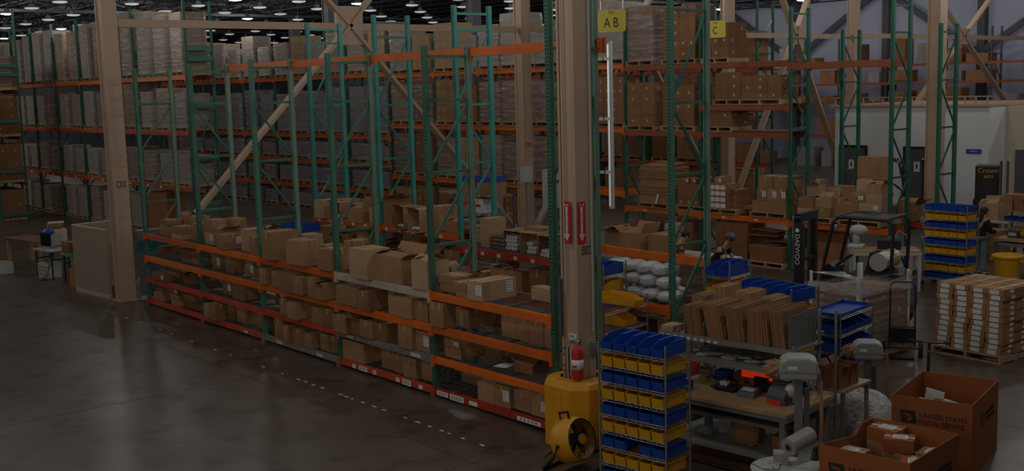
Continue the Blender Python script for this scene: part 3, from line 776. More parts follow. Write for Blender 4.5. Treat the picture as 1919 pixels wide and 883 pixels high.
LVN = ['bottom', 'third', 'second', 'top']
BAYN = ['leftmost', 'second', 'middle', 'fourth', 'rightmost']
grp = {}
for r in RACK_A: grp.setdefault((r[6], r[7]), []).append(r)
for (l, bay), rs in sorted(grp.items()):
    front = sorted([r for r in rs if r[2] < .34], key=lambda r: (r[0]+r[1])/2-.0001*r[4]); back = sorted([r for r in rs if r[2] >= .34], key=lambda r: r[0])
    for rr, wh in ((front, 'front'), (back, 'rear')):
        for i, r in enumerate(rr):
            k = r[8]
            if k == 'r': k = 'R'
            ad = {'o': 'open', 'c': 'closed', 'l': 'labelled', 'lr': 'long labelled', 't': 'taped', 'R': 'side-labelled'}[k]
            lab = '%s brown carton %s from left, %s row, %s bay, %s shelf, front rack' % (ad, ORD[i], wh, BAYN[bay-1], LVN[l])
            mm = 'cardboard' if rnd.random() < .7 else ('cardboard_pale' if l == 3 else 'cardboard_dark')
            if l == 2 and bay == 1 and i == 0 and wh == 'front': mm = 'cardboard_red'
            carton(r[0], r[1], r[2], r[3], r[4]+.004, r[5]-.004, k, lab, 'cartons on the front rack', mm, rz=0 if (r[1]-r[0] < .2) else rnd.uniform(-.02, .02))
# paper left on the shelves
for i, (x, y, z, rz, l) in enumerate(((5.5, .35, .65, .3, 'white folded leaflets lying on the third shelf, rightmost bay'), (-3.3, .45, .65, .9, 'white papers lying on the third shelf, second bay'), (4.0, .1, 2.1, .2, 'white sheet lying over the open carton beside the fourth bay post'))):
    b = MB()
    for j in range(3): b.box(-.1+.02*j, .12+.02*j, -.14+.05*j, .0+.05*j, .003+.004*j, .006+.004*j)
    tag(b.build('paper_sheets', 'paper', None, (x, y, z), rz), l, 'papers')
# white rolls in the side-lying cartons and contents
b = MB(); b.cyl((0, 0, 0), (0, .26, 0), .033, n=12); b.cyl((0, -.001, 0), (0, .0, 0), .012, n=8, mi=1); ROLL = b.mesh('paper_roll', ['white_plastic', 'ink_grey'], False)
nr = 0
for bi, r in enumerate(RACK_B):
    x0, x1, y0, y1, z, h, k = r
    pos = ('leftmost', 'second', 'third', 'fourth', 'fifth', 'sixth', 'seventh', 'eighth', 'ninth', 'tenth', 'eleventh', 'twelfth', 'thirteenth', 'rightmost')[bi]
    sh = 'orange' if z > 1.9 else 'red'
    if k == 's':
        t = thing('tray_stack', 'flat brown carton trays stacked beside the white rolls on the red shelf', 'carton', ((x0+x1)/2, (y0+y1)/2, z+.004))
        b = MB(); w, d = (x1-x0)/2, (y1-y0)/2
        for j in range(4):
            zz = j*.075; b.box(-w, w, -d, d, zz, zz+.006); b.box(-w, w, d-.006, d, zz, zz+.06); b.box(-w, -w+.006, -d, d, zz, zz+.06); b.box(w-.006, w, -d, d, zz, zz+.06)
        b.build('tray_body', 'cardboard', t)
        b = MB()
        for j in range(4):
            for q in range(6): b.cyl((-w+.05+q*.055, -d+.05, j*.075+.007), (-w+.05+q*.055, -d+.05, j*.075+.05), .02, n=8)
        b.build('small_jars', 'green_back', t)['kind'] = 'stuff'
        continue
    ad = {'c': 'closed', 'o': 'open', 'f': 'sideways', 'r': 'sideways'}[k]
    carton(x0, x1, y0, y1, z+.004, h, k, '%s brown carton, %s from left on the yellow-tagged %s beam' % (ad, pos, sh), 'cartons on the picking shelves', m='cardboard' if bi % 3 else 'cardboard_pale', rz=0)
    if k == 'r':
        cols = 5 if bi == 12-0 else 4
        for q in range({11: 16, 12: 10, 13: 8}.get(bi, 9)):
            cx = x0+.06+(q % 4)*.078+(.12 if bi == 12 else 0)+(.03 if (q//4) % 2 else 0); cz = z+.05+(q//4)*.07
            if cx > x1-.05: continue
            o = mobj('paper_roll', ROLL, None, (cx, y0+.02, cz)); nr += 1
            tag(o, 'white paper roll, %s from left, %s layer, %s carton of rolls' % (ORD[q % 4], ORD[q//4], {11: 'left', 12: 'middle', 13: 'right'}.get(bi, 'extra')), 'roll', 'white rolls in the cartons on the red shelf')
    if k in 'of':
        for q in range(4):
            b = MB(); b.ell((0, 0, 0), .05, .09, .035, 8, 5, jit=.15)
            zz = z+.03+.012 if k == 'f' else z+h*.8
            o = b.build('plastic_part', 'white_plastic', None, (x0+.09+q*(x1-x0-.16)/4, y0+.12+.03*(q % 2), zz+(.02 if k == 'f' else 0)), q*.9, True)
            tag(o, 'white plastic part lying in the %s carton on the tagged shelf, %s from left' % (pos, ORD[q]), 'part', 'white parts in the open cartons')
# extra cartons behind, on the picking shelves
for i in range(12):
    x0 = -3.6+i*.64; zz = 2.004 if x0+.55 < 1.4 else 1.794
    if abs(x0+.2+1.2) < .35 or abs(x0+.2-1.44) < .35 or x0 > 3.6: continue
    hh = (.34, .28, .42, .3)[i % 4]
    carton(x0, x0+.46, 3.12, 3.46, zz, hh, 'c', 'closed brown carton in the rear row of the picking shelves, %s from left' % ORD[i], 'cartons on the picking shelves', 'cardboard_pale' if i % 2 else 'cardboard')
for i in range(12):
    x0 = -3.6+i*.62; zz = 1.254 if x0+.5 < 1.4 else 1.044
    if abs(x0+.2+1.2) < .32 or abs(x0+.2-1.44) < .32 or x0 > 3.5: continue
    carton(x0, x0+.44, 2.85, 3.3, zz, .3+.1*(i % 3), 'c' if i % 3 else 'o', '%s brown carton on the shelf below the yellow tags, %s from left' % ('closed' if i % 3 else 'open', ORD[i]), 'cartons below the picking shelves', 'cardboard_dark' if i % 2 else 'cardboard')
# ------------------------------------------------------------------ pallets and loads
def pallet_mesh(w=1.2, d=1.0, h=.13):
    b = MB(); n = 7
    for i in range(n): x = -w/2+(w-.09)*i/(n-1); b.box(x, x+.09, -d/2, d/2, h-.018, h)
    for y in (-d/2, -.02, d/2-.04): b.box(-w/2, w/2, y, y+.04, .018, h-.018)
    for i in (0, 3, 6): x = -w/2+(w-.09)*i/(n-1); b.box(x, x+.09, -d/2, d/2, 0, .018)
    # openings seen from the front: stringers run front to back
    return b
def pallet_mesh2(w=1.1, d=.95, h=.13):
    b = MB(); n = 6
    for i in range(n): y = -d/2+(d-.09)*i/(n-1); b.box(-w/2, w/2, y, y+.09, h-.018, h)
    for x in (-w/2, -.02, w/2-.04): b.box(x, x+.04, -d/2, d/2, .018, h-.018)
    for i in (0, 2, 5): y = -d/2+(d-.09)*i/(n-1); b.box(-w/2, w/2, y, y+.09, 0, .018)
    return b
PAL = pallet_mesh2().mesh('pallet', 'pallet_wood'); PALB = pallet_mesh2().mesh('pallet', 'blue_bin')
def stack_mesh(w, d, h, nx, ny, nz, m, labels=0, jitter=.008):
    b = MB(); cx, cy, cz = w/nx, d/ny, h/nz
    for k in range(nz):
        for i in range(nx):
            for q in range(ny):
                if 0 < i < nx-1 and 0 < q < ny-1 and k < nz-1: continue
                jx, jy = rnd.uniform(-jitter, jitter), rnd.uniform(-jitter, jitter)
                x0, y0, z0 = -w/2+i*cx+jx+.003, -d/2+q*cy+jy+.003, k*cz+.001
                b.box(x0, x0+cx-.006, y0, y0+cy-.006, z0, z0+cz-.003, 0)
                if labels and q == 0:
                    b.box(x0+cx*.4, x0+cx*.4+min(.06, cx*.25), y0-.003, y0, z0+cz*.35, z0+cz*.35+min(.07, cz*.3), 1) if rnd.random() < .6 else None
                if labels and i == nx-1 and rnd.random() < .5: b.box(x0+cx-.006, x0+cx-.003, y0+cy*.4, y0+cy*.4+min(.06, cy*.25), z0+cz*.35, z0+cz*.35+min(.07, cz*.3), 1)
    return b
def wrap_mesh(w, d, h):
    b = MB(); n = 9; vs = []; fs = []; per = []
    e = .012
    for i in range(6): per.append((-w/2-e+(w+2*e)*i/6, -d/2-e))
    for i in range(5): per.append((w/2+e, -d/2-e+(d+2*e)*i/5))
    for i in range(6): per.append((w/2+e-(w+2*e)*i/6, d/2+e))
    for i in range(5): per.append((-w/2-e, d/2+e-(d+2*e)*i/5))
    m = len(per)
    for k in range(n+1):
        z = h*k/n
        for x, y in per: vs.append((x+rnd.uniform(-.006, .012)*(1 if x > 0 else -1), y+rnd.uniform(-.006, .012)*(1 if y > 0 else -1), z))
    for k in range(n): fs += [(k*m+i, k*m+(i+1) % m, (k+1)*m+(i+1) % m, (k+1)*m+i) for i in range(m)]
    b.add(vs, fs); return b
SM = {}
def load(x, y, z, label, group, w=1.1, d=.95, h=1.6, nx=3, ny=2, nz=6, m='cardboard', labels=0, wrap=True, pal=True, rz=0, var=0, name=None, cat='pallet load', kid=None):
    t = thing(name or ('wrapped_pallet_load' if wrap else 'pallet_load'), label, cat, (x, y, z+.001), rz, group)
    ph = .132 if pal else .002
    if pal: mobj('pallet', PALB if pal == 'blue' else PAL, t).scale = (w/1.1, d/.95, 1)
    k = (round(w, 1), round(d, 1), round(h, 1), nx, ny, nz, m, labels, var)
    if k not in SM: SM[k] = (stack_mesh(k[0]-.06, k[1]-.06, k[2], nx, ny, nz, m, labels).mesh('carton_stack', [m, 'label_dull']), wrap_mesh(k[0]-.06, k[1]-.06, k[2]).mesh('stretch_wrap', 'stretch_film', True))
    mobj('carton_stack', SM[k][0], t, (0, 0, ph))
    if wrap: mobj('stretch_wrap', SM[k][1], t, (0, 0, ph-.02))
    return t
LEVN = {0: 'floor level', 1: 'first beam level', 2: 'second beam level', 3: 'top level', 4: 'uppermost level'}
mts = ['wrapped_carton', 'wrapped_carton', 'wrapped_carton', 'cardboard_pale', 'cardboard']
c = [0]*4
for k in range(8):
    x0, x1 = LX[k], LX[k+1]; W = x1-x0; n = 2 if W < 3 else 3
    for li, z in enumerate((0, 1.73, 3.55, 5.35)):
        if k == 7 and li == 0: continue
        for i in range(n):
            hh = [1.2, 1.05, 1.3, 1.9][li]+rnd.uniform(-.2, .05)
            if li == 3: hh = [1.9, 1.7, 1.9, 2.1, 1.9, 2.0, 2.1, 2.0][k]+rnd.uniform(-.15, .1)
            if li == 2 and k == 6: hh = 1.5
            if li == 0 and rnd.random() < .12: hh = .8
            x = x0+W*(i+.5)/n+rnd.uniform(-.03, .03)
            lab = 'shrink-wrapped pallet load, %s from left on the %s, left rack' % (ORD[c[li]], LEVN[li]); c[li] += 1
            load(x, YL+.47, z, lab, 'wrapped loads on the left rack', w=.9 if rnd.random() < .5 else 1.0, d=.95, h=round(hh, 1), nx=rnd.choice([2, 3]), ny=2, nz=rnd.choice([5, 6, 8]), m=mts[rnd.randrange(5)], wrap=True, pal='blue' if (li == 1 and k == 6 and i == 0) else True, rz=rnd.uniform(-.02, .02))
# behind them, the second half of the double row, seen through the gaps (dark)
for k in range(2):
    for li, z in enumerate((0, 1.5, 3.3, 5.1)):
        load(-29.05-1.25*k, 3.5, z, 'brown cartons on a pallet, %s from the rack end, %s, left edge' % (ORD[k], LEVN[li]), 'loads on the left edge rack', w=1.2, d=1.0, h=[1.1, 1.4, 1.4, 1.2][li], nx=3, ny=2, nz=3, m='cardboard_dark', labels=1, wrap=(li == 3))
cm = {}
for k in range(12):
    x0, x1 = MX[k], MX[k+1]; W = x1-x0
    for li, z in enumerate([0]+mlev(k)):
        top = ([0]+mlev(k)+[6.9])[li+1]; gap = top-z
        n = 2
        for i in range(n):
            hh = min(gap-.4, [.9, .75, .75, 1.7][min(li, 3)] if x0 < -16.5 else [1.2, 1.5, 1.4, 1.35][li])*rnd.uniform(.85, 1.0)
            if z > 5: hh = rnd.uniform(1.0, 1.75)
            if hh < .4: continue
            if k == 11 and li in (0, 1): continue
            lv = '%s' % (('floor', 'lowest beam', 'second beam', 'third beam')[li] if z < 5 else 'top beam')
            q = cm.get(lv, 0); cm[lv] = q+1
            wr = rnd.random() < (.75 if x0 < -16.5 else .45)
            m = ('wrapped_carton' if wr else 'cardboard_pale') if z > 5 else ('wrapped_grey' if x0 < -16.5 else rnd.choice(['cardboard', 'cardboard_red', 'cardboard_dark']))
            load(x0+W*(i+.5)/2, YM+.4, z, '%s of cartons, %s from left at %s level of the middle rack' % ('wrapped pallet load' if wr else 'bare pallet load', ORD[q], lv), 'pallet loads on the middle rack', w=1.1, d=.9, h=round(hh, 1), nx=rnd.choice([2, 3, 4]), ny=2, nz=rnd.choice([3, 4, 5]), m=m, labels=1, wrap=wr, rz=rnd.uniform(-.03, .03))
# red stickered stack rising high beside column C03
load(-6.1, YM+.4, 6.75, 'wrapped cartons with a red sticker stacked high left of column C03', None, w=1.2, d=.9, h=.9, nx=2, ny=1, nz=2, m='cardboard_pale', wrap=True, pal=False)
# upper part of the middle rack, right half
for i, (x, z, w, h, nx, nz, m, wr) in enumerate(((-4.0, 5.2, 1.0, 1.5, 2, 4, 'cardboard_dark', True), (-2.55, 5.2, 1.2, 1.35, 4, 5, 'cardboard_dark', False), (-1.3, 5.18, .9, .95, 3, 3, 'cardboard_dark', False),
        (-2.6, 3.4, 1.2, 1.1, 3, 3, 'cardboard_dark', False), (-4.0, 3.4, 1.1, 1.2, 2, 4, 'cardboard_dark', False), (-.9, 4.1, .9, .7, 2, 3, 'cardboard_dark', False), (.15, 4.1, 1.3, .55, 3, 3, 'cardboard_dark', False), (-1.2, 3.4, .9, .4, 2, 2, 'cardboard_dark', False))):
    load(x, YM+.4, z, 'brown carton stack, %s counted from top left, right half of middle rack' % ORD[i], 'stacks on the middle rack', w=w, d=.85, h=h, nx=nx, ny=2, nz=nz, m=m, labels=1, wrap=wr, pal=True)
b = MB(); b.box(MX[13]+.1, MX[14]-.1, .05, .75, 3.41, 3.44); b.build('shelf_board', 'wood_dark', rackM)
# pallets on the low orange beam of the middle rack
t = thing('pallet_load', 'tall stack of flattened brown cartons on a pallet, leftmost on the low orange beam', 'pallet load', (-3.5, YM+.42, 1.251))
mobj('pallet', PAL, t)
b = MB(); z = 0
b.box(-.55, .5, -.4, .4, 0, .22)
z = .222
while z < 1.02:
    h_ = rnd.uniform(.012, .03); j1 = rnd.uniform(-.04, .04); b.box(-.54+j1, .54+j1, -.42+j1/2, .42+j1/2, z, z+h_); z += h_+.002
b.add([(-.55, -.42, 1.03), (.5, -.4, 1.03), (.56, .4, 1.1), (-.5, .42, 1.12)], [(0, 1, 2, 3)])
b.build('flattened_cartons', 'cardboard', t, (0, 0, .132)); b = MB(); b.bar((.12, -.47, -.01), (.2, -.46, .26), .07, .004, up=(0, 1, 0)); b.build('tally_card', 'paper', t, (0, 0, .132))
load(-2.15, YM+.42, 1.25, 'brown cartons with small white labels on a pallet, between two green posts', None, w=1.05, d=.85, h=.6, nx=4, ny=2, nz=3, m='cardboard_red', labels=1, wrap=False)
for i, (x, zz) in enumerate(((-2.5, .735), (-2.25, .735), (-1.9, .735))): carton(x, x+.2, 13.4, 13.75, 1.25+zz, .14, 'l', 'small brown carton on top of the labelled pallet, %s from left' % ORD[i], 'small cartons on the labelled pallet', 'cardboard_red', 0)
t = thing('wooden_pallet', 'wooden pallet on the low orange beam under white-labelled cartons', 'pallet', (-1.1, YM+.42, 1.251)); mobj('pallet', PAL, t)
for k in range(4):
    for i in range(3):
        x = -1.5+i*.185; t = carton(x, x+.18, 13.3, 13.85, 1.384+k*.16, .157, 'c', 'brown carton with big white label, %s column, %s from bottom, middle pallet' % (ORD[i], ORD[k]), 'white labelled cartons on the middle pallet', 'cardboard', 0)
        b = MB(); b.box(-.08, .08, -.283, -.277, .02, .125); b.build('shipping_label', 'label_white', t)
carton(-1.4, -1.2, 13.35, 13.9, 2.03, .17, 'l', 'single long carton lying on top of the white-labelled stack', None, 'cardboard', .2)
for i in range(3): carton(-.93, -.62, 13.5, 13.95, 1.384+i*.17, .165, 'c', 'brown carton beside the white-labelled stack, %s from bottom' % ORD[i], 'plain cartons on the middle pallet', 'cardboard_red', 0)
t = thing('wooden_pallet', 'wooden pallet under big cartons, just left of the forklift mast', 'pallet', (.42, YM+.42, 1.251)); mobj('pallet', PAL, t)
carton(-.1, .94, 13.32, 14.05, 1.384, .28, 'c', 'wide brown carton directly on the pallet left of the forklift', None, 'cardboard', 0)
for i, x in enumerate((.02, .34, .62)): carton(x, x+.3, 13.35, 14.0, 1.668, .32, 'l', 'tall brown carton in the second layer left of the forklift, %s from left' % ORD[i], 'second layer cartons', 'cardboard', 0)
for i, x in enumerate((.06, .52)): carton(x, x+.42, 13.38, 14.0, 1.992, .3, 'c', 'brown carton topping the pallet left of the forklift, %s from left' % ORD[i], 'top cartons left of the forklift', 'cardboard', 0)
carton(-.5, -.12, 13.5, 13.95, 1.384, .1, 'c', 'thin grey-brown carton between two pallets on the low beam', None, 'cardboard_dark', 0)
# right of the post, above the forklift
t = thing('wooden_pallet', 'wooden pallet above the forklift roof, first right of the post', 'pallet', (1.75, YM+.42, 1.231)); mobj('pallet', PAL, t)
t = thing('wooden_pallet', 'wooden pallet above the forklift roof, second right of the post', 'pallet', (3.05, YM+.42, 1.231)); mobj('pallet', PAL, t)
Q = [(1.3, 1.75, 13.3, 13.8, 1.364, .2, 'c'), (1.78, 2.2, 13.35, 13.8, 1.364, .22, 'c'), (1.45, 1.9, 13.75, 14.1, 1.7, .32, 'c'), (1.3, 1.72, 13.35, 13.7, 1.57, .26, 'R'), (1.74, 2.2, 13.4, 13.8, 1.59, .28, 'o'),
     (2.55, 2.98, 13.3, 13.75, 1.364, .2, 'l'), (3.0, 3.6, 13.3, 13.8, 1.364, .2, 'l'), (2.55, 3.0, 13.32, 13.8, 1.568, .22, 'c'), (3.02, 3.6, 13.32, 13.8, 1.568, .22, 'l'), (2.7, 3.15, 13.35, 13.8, 1.792, .2, 'l'), (3.17, 3.6, 13.35, 13.8, 1.792, .22, 'c'), (2.5, 2.9, 13.83, 14.1, 1.364, .5, 'c'), (2.95, 3.4, 13.83, 14.1, 1.364, .8, 'c'), (2.2, 2.5, 13.5, 13.9, 1.237, .6, 'c')]
Q += [(2.6, 3.0, 13.85, 14.1, 1.87, .4, 'c'), (3.15, 3.55, 13.4, 13.8, 2.015, .2, 'o'), (1.3, 1.7, 13.8, 14.1, 1.364, .33, 'c'), (1.95, 2.4, 13.85, 14.15, 1.6, .5, 'c'), (1.5, 1.85, 13.4, 13.7, 1.84, .3, 'o')]
for i, r in enumerate(Q): carton(*r[:6], r[6], 'brown carton heaped above the forklift roof, %s counting from lower left' % ORD[i], 'cartons above the forklift', 'cardboard' if i % 2 else 'cardboard_pale', 0)
for i in range(3): carton(2.0, 2.55, 14.8, 15.3, 1.254+i*.5, .495, 'c', 'tall brown carton against the white office wall, %s from bottom' % ORD[i], 'cartons against the office', 'cardboard', 0)
for i in (0, 3, 4): carton(1.2+.5*i, 1.65+.5*i, 14.7, 15.2, 1.254, .35+.1*(i % 3), 'c' if i % 2 else 'o', 'brown carton on the red beam behind the forklift, %s from left' % ORD[i], 'cartons on the red beam', 'cardboard', 0)
# on the floor under the low beam
for i, (x, h_, m, l) in enumerate(((-3.9, .8, 'cardboard_dark', 'dark brown cartons on the floor under the flattened carton stack'), (-2.6, .9, 'cardboard_dark', 'dark brown cartons on the floor behind the packing table'), (-.75, 1.0, 'cardboard_red', 'reddish cartons stacked on a floor pallet behind the bent arm'))):
    load(x, YM+.35, 0, l, None, w=1.05, d=.8, h=h_-.14, nx=4, ny=2, nz=3, m=m, wrap=False)
t = thing('pallet_load', 'large printed carton under loose flattened sheets on a floor pallet', 'pallet load', (.45, YM+.3, 0.001)); mobj('pallet', PAL, t)
b = MB(); b.add([(-.5, -.4, 0), (.5, -.4, 0), (.5, .4, 0), (-.5, .4, 0), (-.54, -.44, .4), (.54, -.44, .4), (.54, .44, .4), (-.54, .44, .4)], [(0, 3, 2, 1), (4, 5, 6, 7), (0, 1, 5, 4), (1, 2, 6, 5), (2, 3, 7, 6), (3, 0, 4, 7)]); b.build('carton_body', 'cardboard_red', t, (0, 0, .132))
for i, (x, y, z, r) in enumerate(((-.1, 0, .56, .1), (.15, .05, .66, -.1), (-.2, -.05, .78, .2), (-.15, 0, .9, -.05))):
    b = MB(); b.box(-.4, .4, -.3, .3, -.006, .006); o = b.build('flattened_carton', 'cardboard_red', t, (x, y, z), r); o.rotation_euler = (R(3-2*i), R(-4+2*i), r)
    b = MB(); b.box(-.25+x, .25+x, -.05, .25, z-.12, z-.01); b.build('carton_pad', 'cardboard_dark', t)
b = MB(); b.add([(1.2, 13.5, 0), (2.5, 13.5, 0), (2.35, 13.9, 1.15), (1.4, 13.9, 1.15)], [(0, 1, 2, 3)]); b.add([(1.2, 13.52, 0), (2.5, 13.52, 0), (2.35, 13.92, 1.15), (1.4, 13.92, 1.15)], [(3, 2, 1, 0)])
tag(b.build('flattened_carton', 'cardboard_red'), 'big reddish carton sheet leaning behind the forklift steering wheel', 'carton sheet')
# loads on the rear racks
q = 0
for k in range(9):
    for z in (0, 1.6, 3.4, 5.2):
        for i in range(2):
            if rnd.random() < .15: continue
            load(GX[k]+.7+1.35*i, YG+.5, z, 'brown pallet load in the rack behind the middle rack, %s from left, bottom to top' % ORD[q], 'loads in the rack behind', w=1.1, d=.9, h=round(rnd.uniform(.8, 1.4), 1), nx=3, ny=2, nz=4, m=rnd.choice(['cardboard', 'cardboard_dark']), labels=0, wrap=False); q += 1
q = 0
for k in range(14):
    for z in (0, 1.7, 3.5, 4.45, 5.35):
        for i in range(2):
            if rnd.random() < .3: continue
            hmax = .7 if z in (3.5, 4.45) else 1.3
            load(FXX[k]+.7+1.35*i, YF+.5, z, 'small dark load in the far red rack, %s counted from left, bottom to top' % ORD[q], 'loads in the far rack', w=rnd.choice([.7, 1.0, 1.2]), d=.9, h=round(rnd.uniform(.3, hmax), 1), nx=2, ny=1, nz=2, m=rnd.choice(['cardboard_dark', 'cardboard_dark', 'wrapped_grey']), wrap=False, pal=False); q += 1
# ------------------------------------------------------------------ around column B02
t = thing('column_guard', 'bulky yellow plastic guard wrapped around the foot of column B02', 'guard', (7.44, .06, 0))
b = MB()
def ring(r, z, cut=.42):
    c = r*cut; return [(-r+c, -r, z), (r-c, -r, z), (r, -r+c, z), (r, r-c, z), (r-c, r, z), (-r+c, r, z), (-r, r-c, z), (-r, -r+c, z)]
pr = [(.40, 0), (.42, .02), (.42, .82), (.39, .88), (.34, .91), (.23, .91)]
vs = []; fs = []
for r_, z in pr: vs += ring(r_, z)
for i in range(len(pr)-1): fs += [(i*8+j, i*8+(j+1) % 8, (i+1)*8+(j+1) % 8, (i+1)*8+j) for j in range(8)]
b.add(vs, fs)
vs = []; fs = []
b.build('guard_shell', 'yellow_guard', t)
b = MB()
for z in (.2, .45, .68): b.prism([(-.415, z), (-.435, z+.02), (-.44, z+.14), (-.415, z+.16)][::-1], -.2, .2, 'y') ; 
for z in (.2, .45, .68):
    b.T = Matrix.Rotation(R(45), 4, 'Z'); b.prism([(-.415, z), (-.44, z+.02), (-.44, z+.14), (-.415, z+.16)][::-1], -.12, .12, 'y'); b.T = None
b.build('moulded_rib', 'yellow_guard', t)
b = MB(); b.box(-.07, .07, -.424, -.416, .1, .75); b.build('strap_recess', 'yellow_guard', t)
t = thing('fire_extinguisher', 'red fire extinguisher with a white label hanging on column B02', 'extinguisher', (7.64, -.17, .93), R(30))
b = MB(); b.lathe([(.03, 0), (.07, .01), (.078, .04), (.078, .36), (.06, .42), (.03, .45), (.02, .47)], 18); b.build('cylinder', 'red', t, smooth=True)
b = MB(); b.lathe([(.0795, .14), (.0795, .27)], 18); b.build('cylinder_label', 'label_white', t, smooth=True)
b = MB(); b.box(-.045, .01, -.0815, -.079, .17, .2); b.build('cylinder_label', 'red', t)
b = MB(); b.lathe([(.018, .46), (.025, .47), (.025, .5), (.015, .52)], 10); b.bar((0, 0, .52), (-.02, -.1, .55), .02, .008); b.bar((0, 0, .5), (-.02, -.1, .49), .02, .008); b.build('valve_handle', 'chrome', t)
b = MB(); b.tube([(0, 0, .48), (-.08, -.02, .5), (-.11, -.02, .4), (-.11, -.01, .1), (-.1, 0, .0)], .01, 8); b.build('hose', 'black_rubber', t)
b = MB(); b.box(-.02, .02, .075, .11, .2, .5); b.build('wall_bracket', 'steel_dark', t)
# floor fan in front of the guard
t = thing('blower_fan', 'yellow and black drum fan tilted on the floor before the guard', 'fan', (8.14, -.74, 0), R(8)); t.scale = (1.15, 1.15, 1.15)
T = Matrix.Translation((0, 0, .32)) @ Matrix.Rotation(R(-16), 4, 'Y')
b = MB(); b.T = T
n = 24; prof = [(.20, -.14), (.235, -.12), (.245, 0), (.235, .10), (.22, .13)]
vs = []; fs = []
for r_, x in prof: vs += [(x, r_*math.cos(2*math.pi*j/n), r_*math.sin(2*math.pi*j/n)) for j in range(n)]
for i in range(len(prof)-1): fs += [(i*n+j, (i+1)*n+j, (i+1)*n+(j+1) % n, i*n+(j+1) % n) for j in range(n)]
b.add(vs, fs); b.build('drum', 'yellow_guard', t, smooth=True)
b = MB(); b.T = T
for r_ in (.215, .18, .145, .11, .07): b.tube([(.13, r_*math.cos(2*math.pi*j/20), r_*math.sin(2*math.pi*j/20)) for j in range(20)], .008 if r_ > .2 else .003, 5, closed=True)
for j in range(10): a = 2*math.pi*j/10; b.tube([(.13, .05*math.cos(a), .05*math.sin(a)), (.13, .215*math.cos(a), .215*math.sin(a))], .003, 5)
b.build('grille', 'black', t)
b = MB(); b.T = T; b.cyl((.12, 0, 0), (.14, 0, 0), .055, n=16); b.build('hub', 'yellow_guard', t)
b = MB(); b.T = T; b.cyl((-.13, 0, 0), (.09, 0, 0), .06, n=12)
for j in range(5):
    a = 2*math.pi*j/5; b.bar((.05, .05*math.cos(a), .05*math.sin(a)), (.03, .19*math.cos(a+.3), .19*math.sin(a+.3)), .09, .006, up=(1, .4, 0))
b.build('fan_blade', 'black', t)
b = MB(); b.tube([(-.22, -.24, .02), (-.05, -.27, .18), (0, -.26, .32)], .02, 8); b.tube([(-.22, .24, .02), (-.05, .27, .18), (0, .26, .32)], .02, 8); b.tube([(-.22, -.24, .02), (-.22, .24, .02)], .02, 8); b.box(.02, .26, -.2, .2, .0, .03)
b.build('stand', 'black', t)
b = MB(); b.T = T; b.tube([(-.06, -.05, .24), (-.06, -.05, .31), (.06, -.05, .31), (.06, -.05, .24)], .016, 8); b.build('carry_handle', 'black', t)
b = MB(); b.tube([(7.75, -.5, .25), (7.6, -.75, .01), (7.5, -.55, .006), (7.45, -.3, .006)], .006, 6); tag(b.build('power_cord', 'black_rubber'), 'black cord curling on the floor by the fan', 'cord')
b = MB(); b.tube([(7.72, .18, 1.0), (7.9, .1, .92), (7.92, -.2, .6), (7.95, -.35, .25), (7.98, -.5, .02)], .006, 6); tag(b.build('power_cord', 'red'), 'thin red and black cord hanging down the yellow guard to the fan', 'cord')
# ------------------------------------------------------------------ hanging signs and tube lamp
def aisle_sign(x, y, z, w, h, txt, small, label, rz):
    t = thing('aisle_sign', label, 'sign', (x, y, z), rz)
    b = MB(); r = .05; pts = []
    for cx, cz, a0 in ((w/2-r, h/2-r, 0), (-w/2+r, h/2-r, 90), (-w/2+r, -h/2+r, 180), (w/2-r, -h/2+r, 270)): pts += [(cx+r*math.cos(R(a0+k*22.5)), cz+r*math.sin(R(a0+k*22.5))) for k in range(5)]
    b.prism(pts, -.004, .004, 'y'); b.build('sign_plate', 'yellow_sign', t)
    text_part('sign_text', txt, h*.62, 'ink', t, (-w*.02, -.006, -h*.1), (R(90), 0, 0), squash=.72)
    text_part('sign_text', small, h*.18, 'ink', t, (-w*.02, -.006, h*.36), (R(90), 0, 0))
    b = MB(); b.tube([(-w*.4, 0, h/2-.02), (-w*.4, 0, h/2+2.2)], .004, 5); b.tube([(w*.4, 0, h/2-.02), (w*.4, 0, h/2+2.2)], .004, 5); b.build('hanging_chain', 'chrome', t)
aisle_sign(4.85, 3.35, 5.72, .46, .36, 'A B', 'OS', 'yellow hanging sign lettered A B, right of the large beige column', R(32))
aisle_sign(-.69, 12.6, 6.01, .5, .42, 'C', 'OS', 'yellow hanging sign lettered C, before a beige column', R(38))
t = thing('tube_light', 'long vertical glowing tube light beside the large beige column', 'light', (4.42, 3.7, 2.6))
b = MB(); b.cyl((0, 0, .04), (0, 0, 2.78), .032, n=14); b.build('tube', 'tube_glow', t, smooth=True)
b = MB(); b.cyl((0, 0, 0), (0, 0, .05), .036, n=14); b.cyl((0, 0, 2.77), (0, 0, 2.82), .036, n=14); b.box(.03, .06, -.03, .03, 0, 2.82); b.build('end_cap', 'grey_light', t)
b = MB()
for z in (.6, 1.5, 2.5): b.box(-.42, 0, -.13, -.11, z, z+.05).box(-.02, .02, -.13, 0, z, z+.05)
b.build('mounting_bar', 'white_plastic', t)
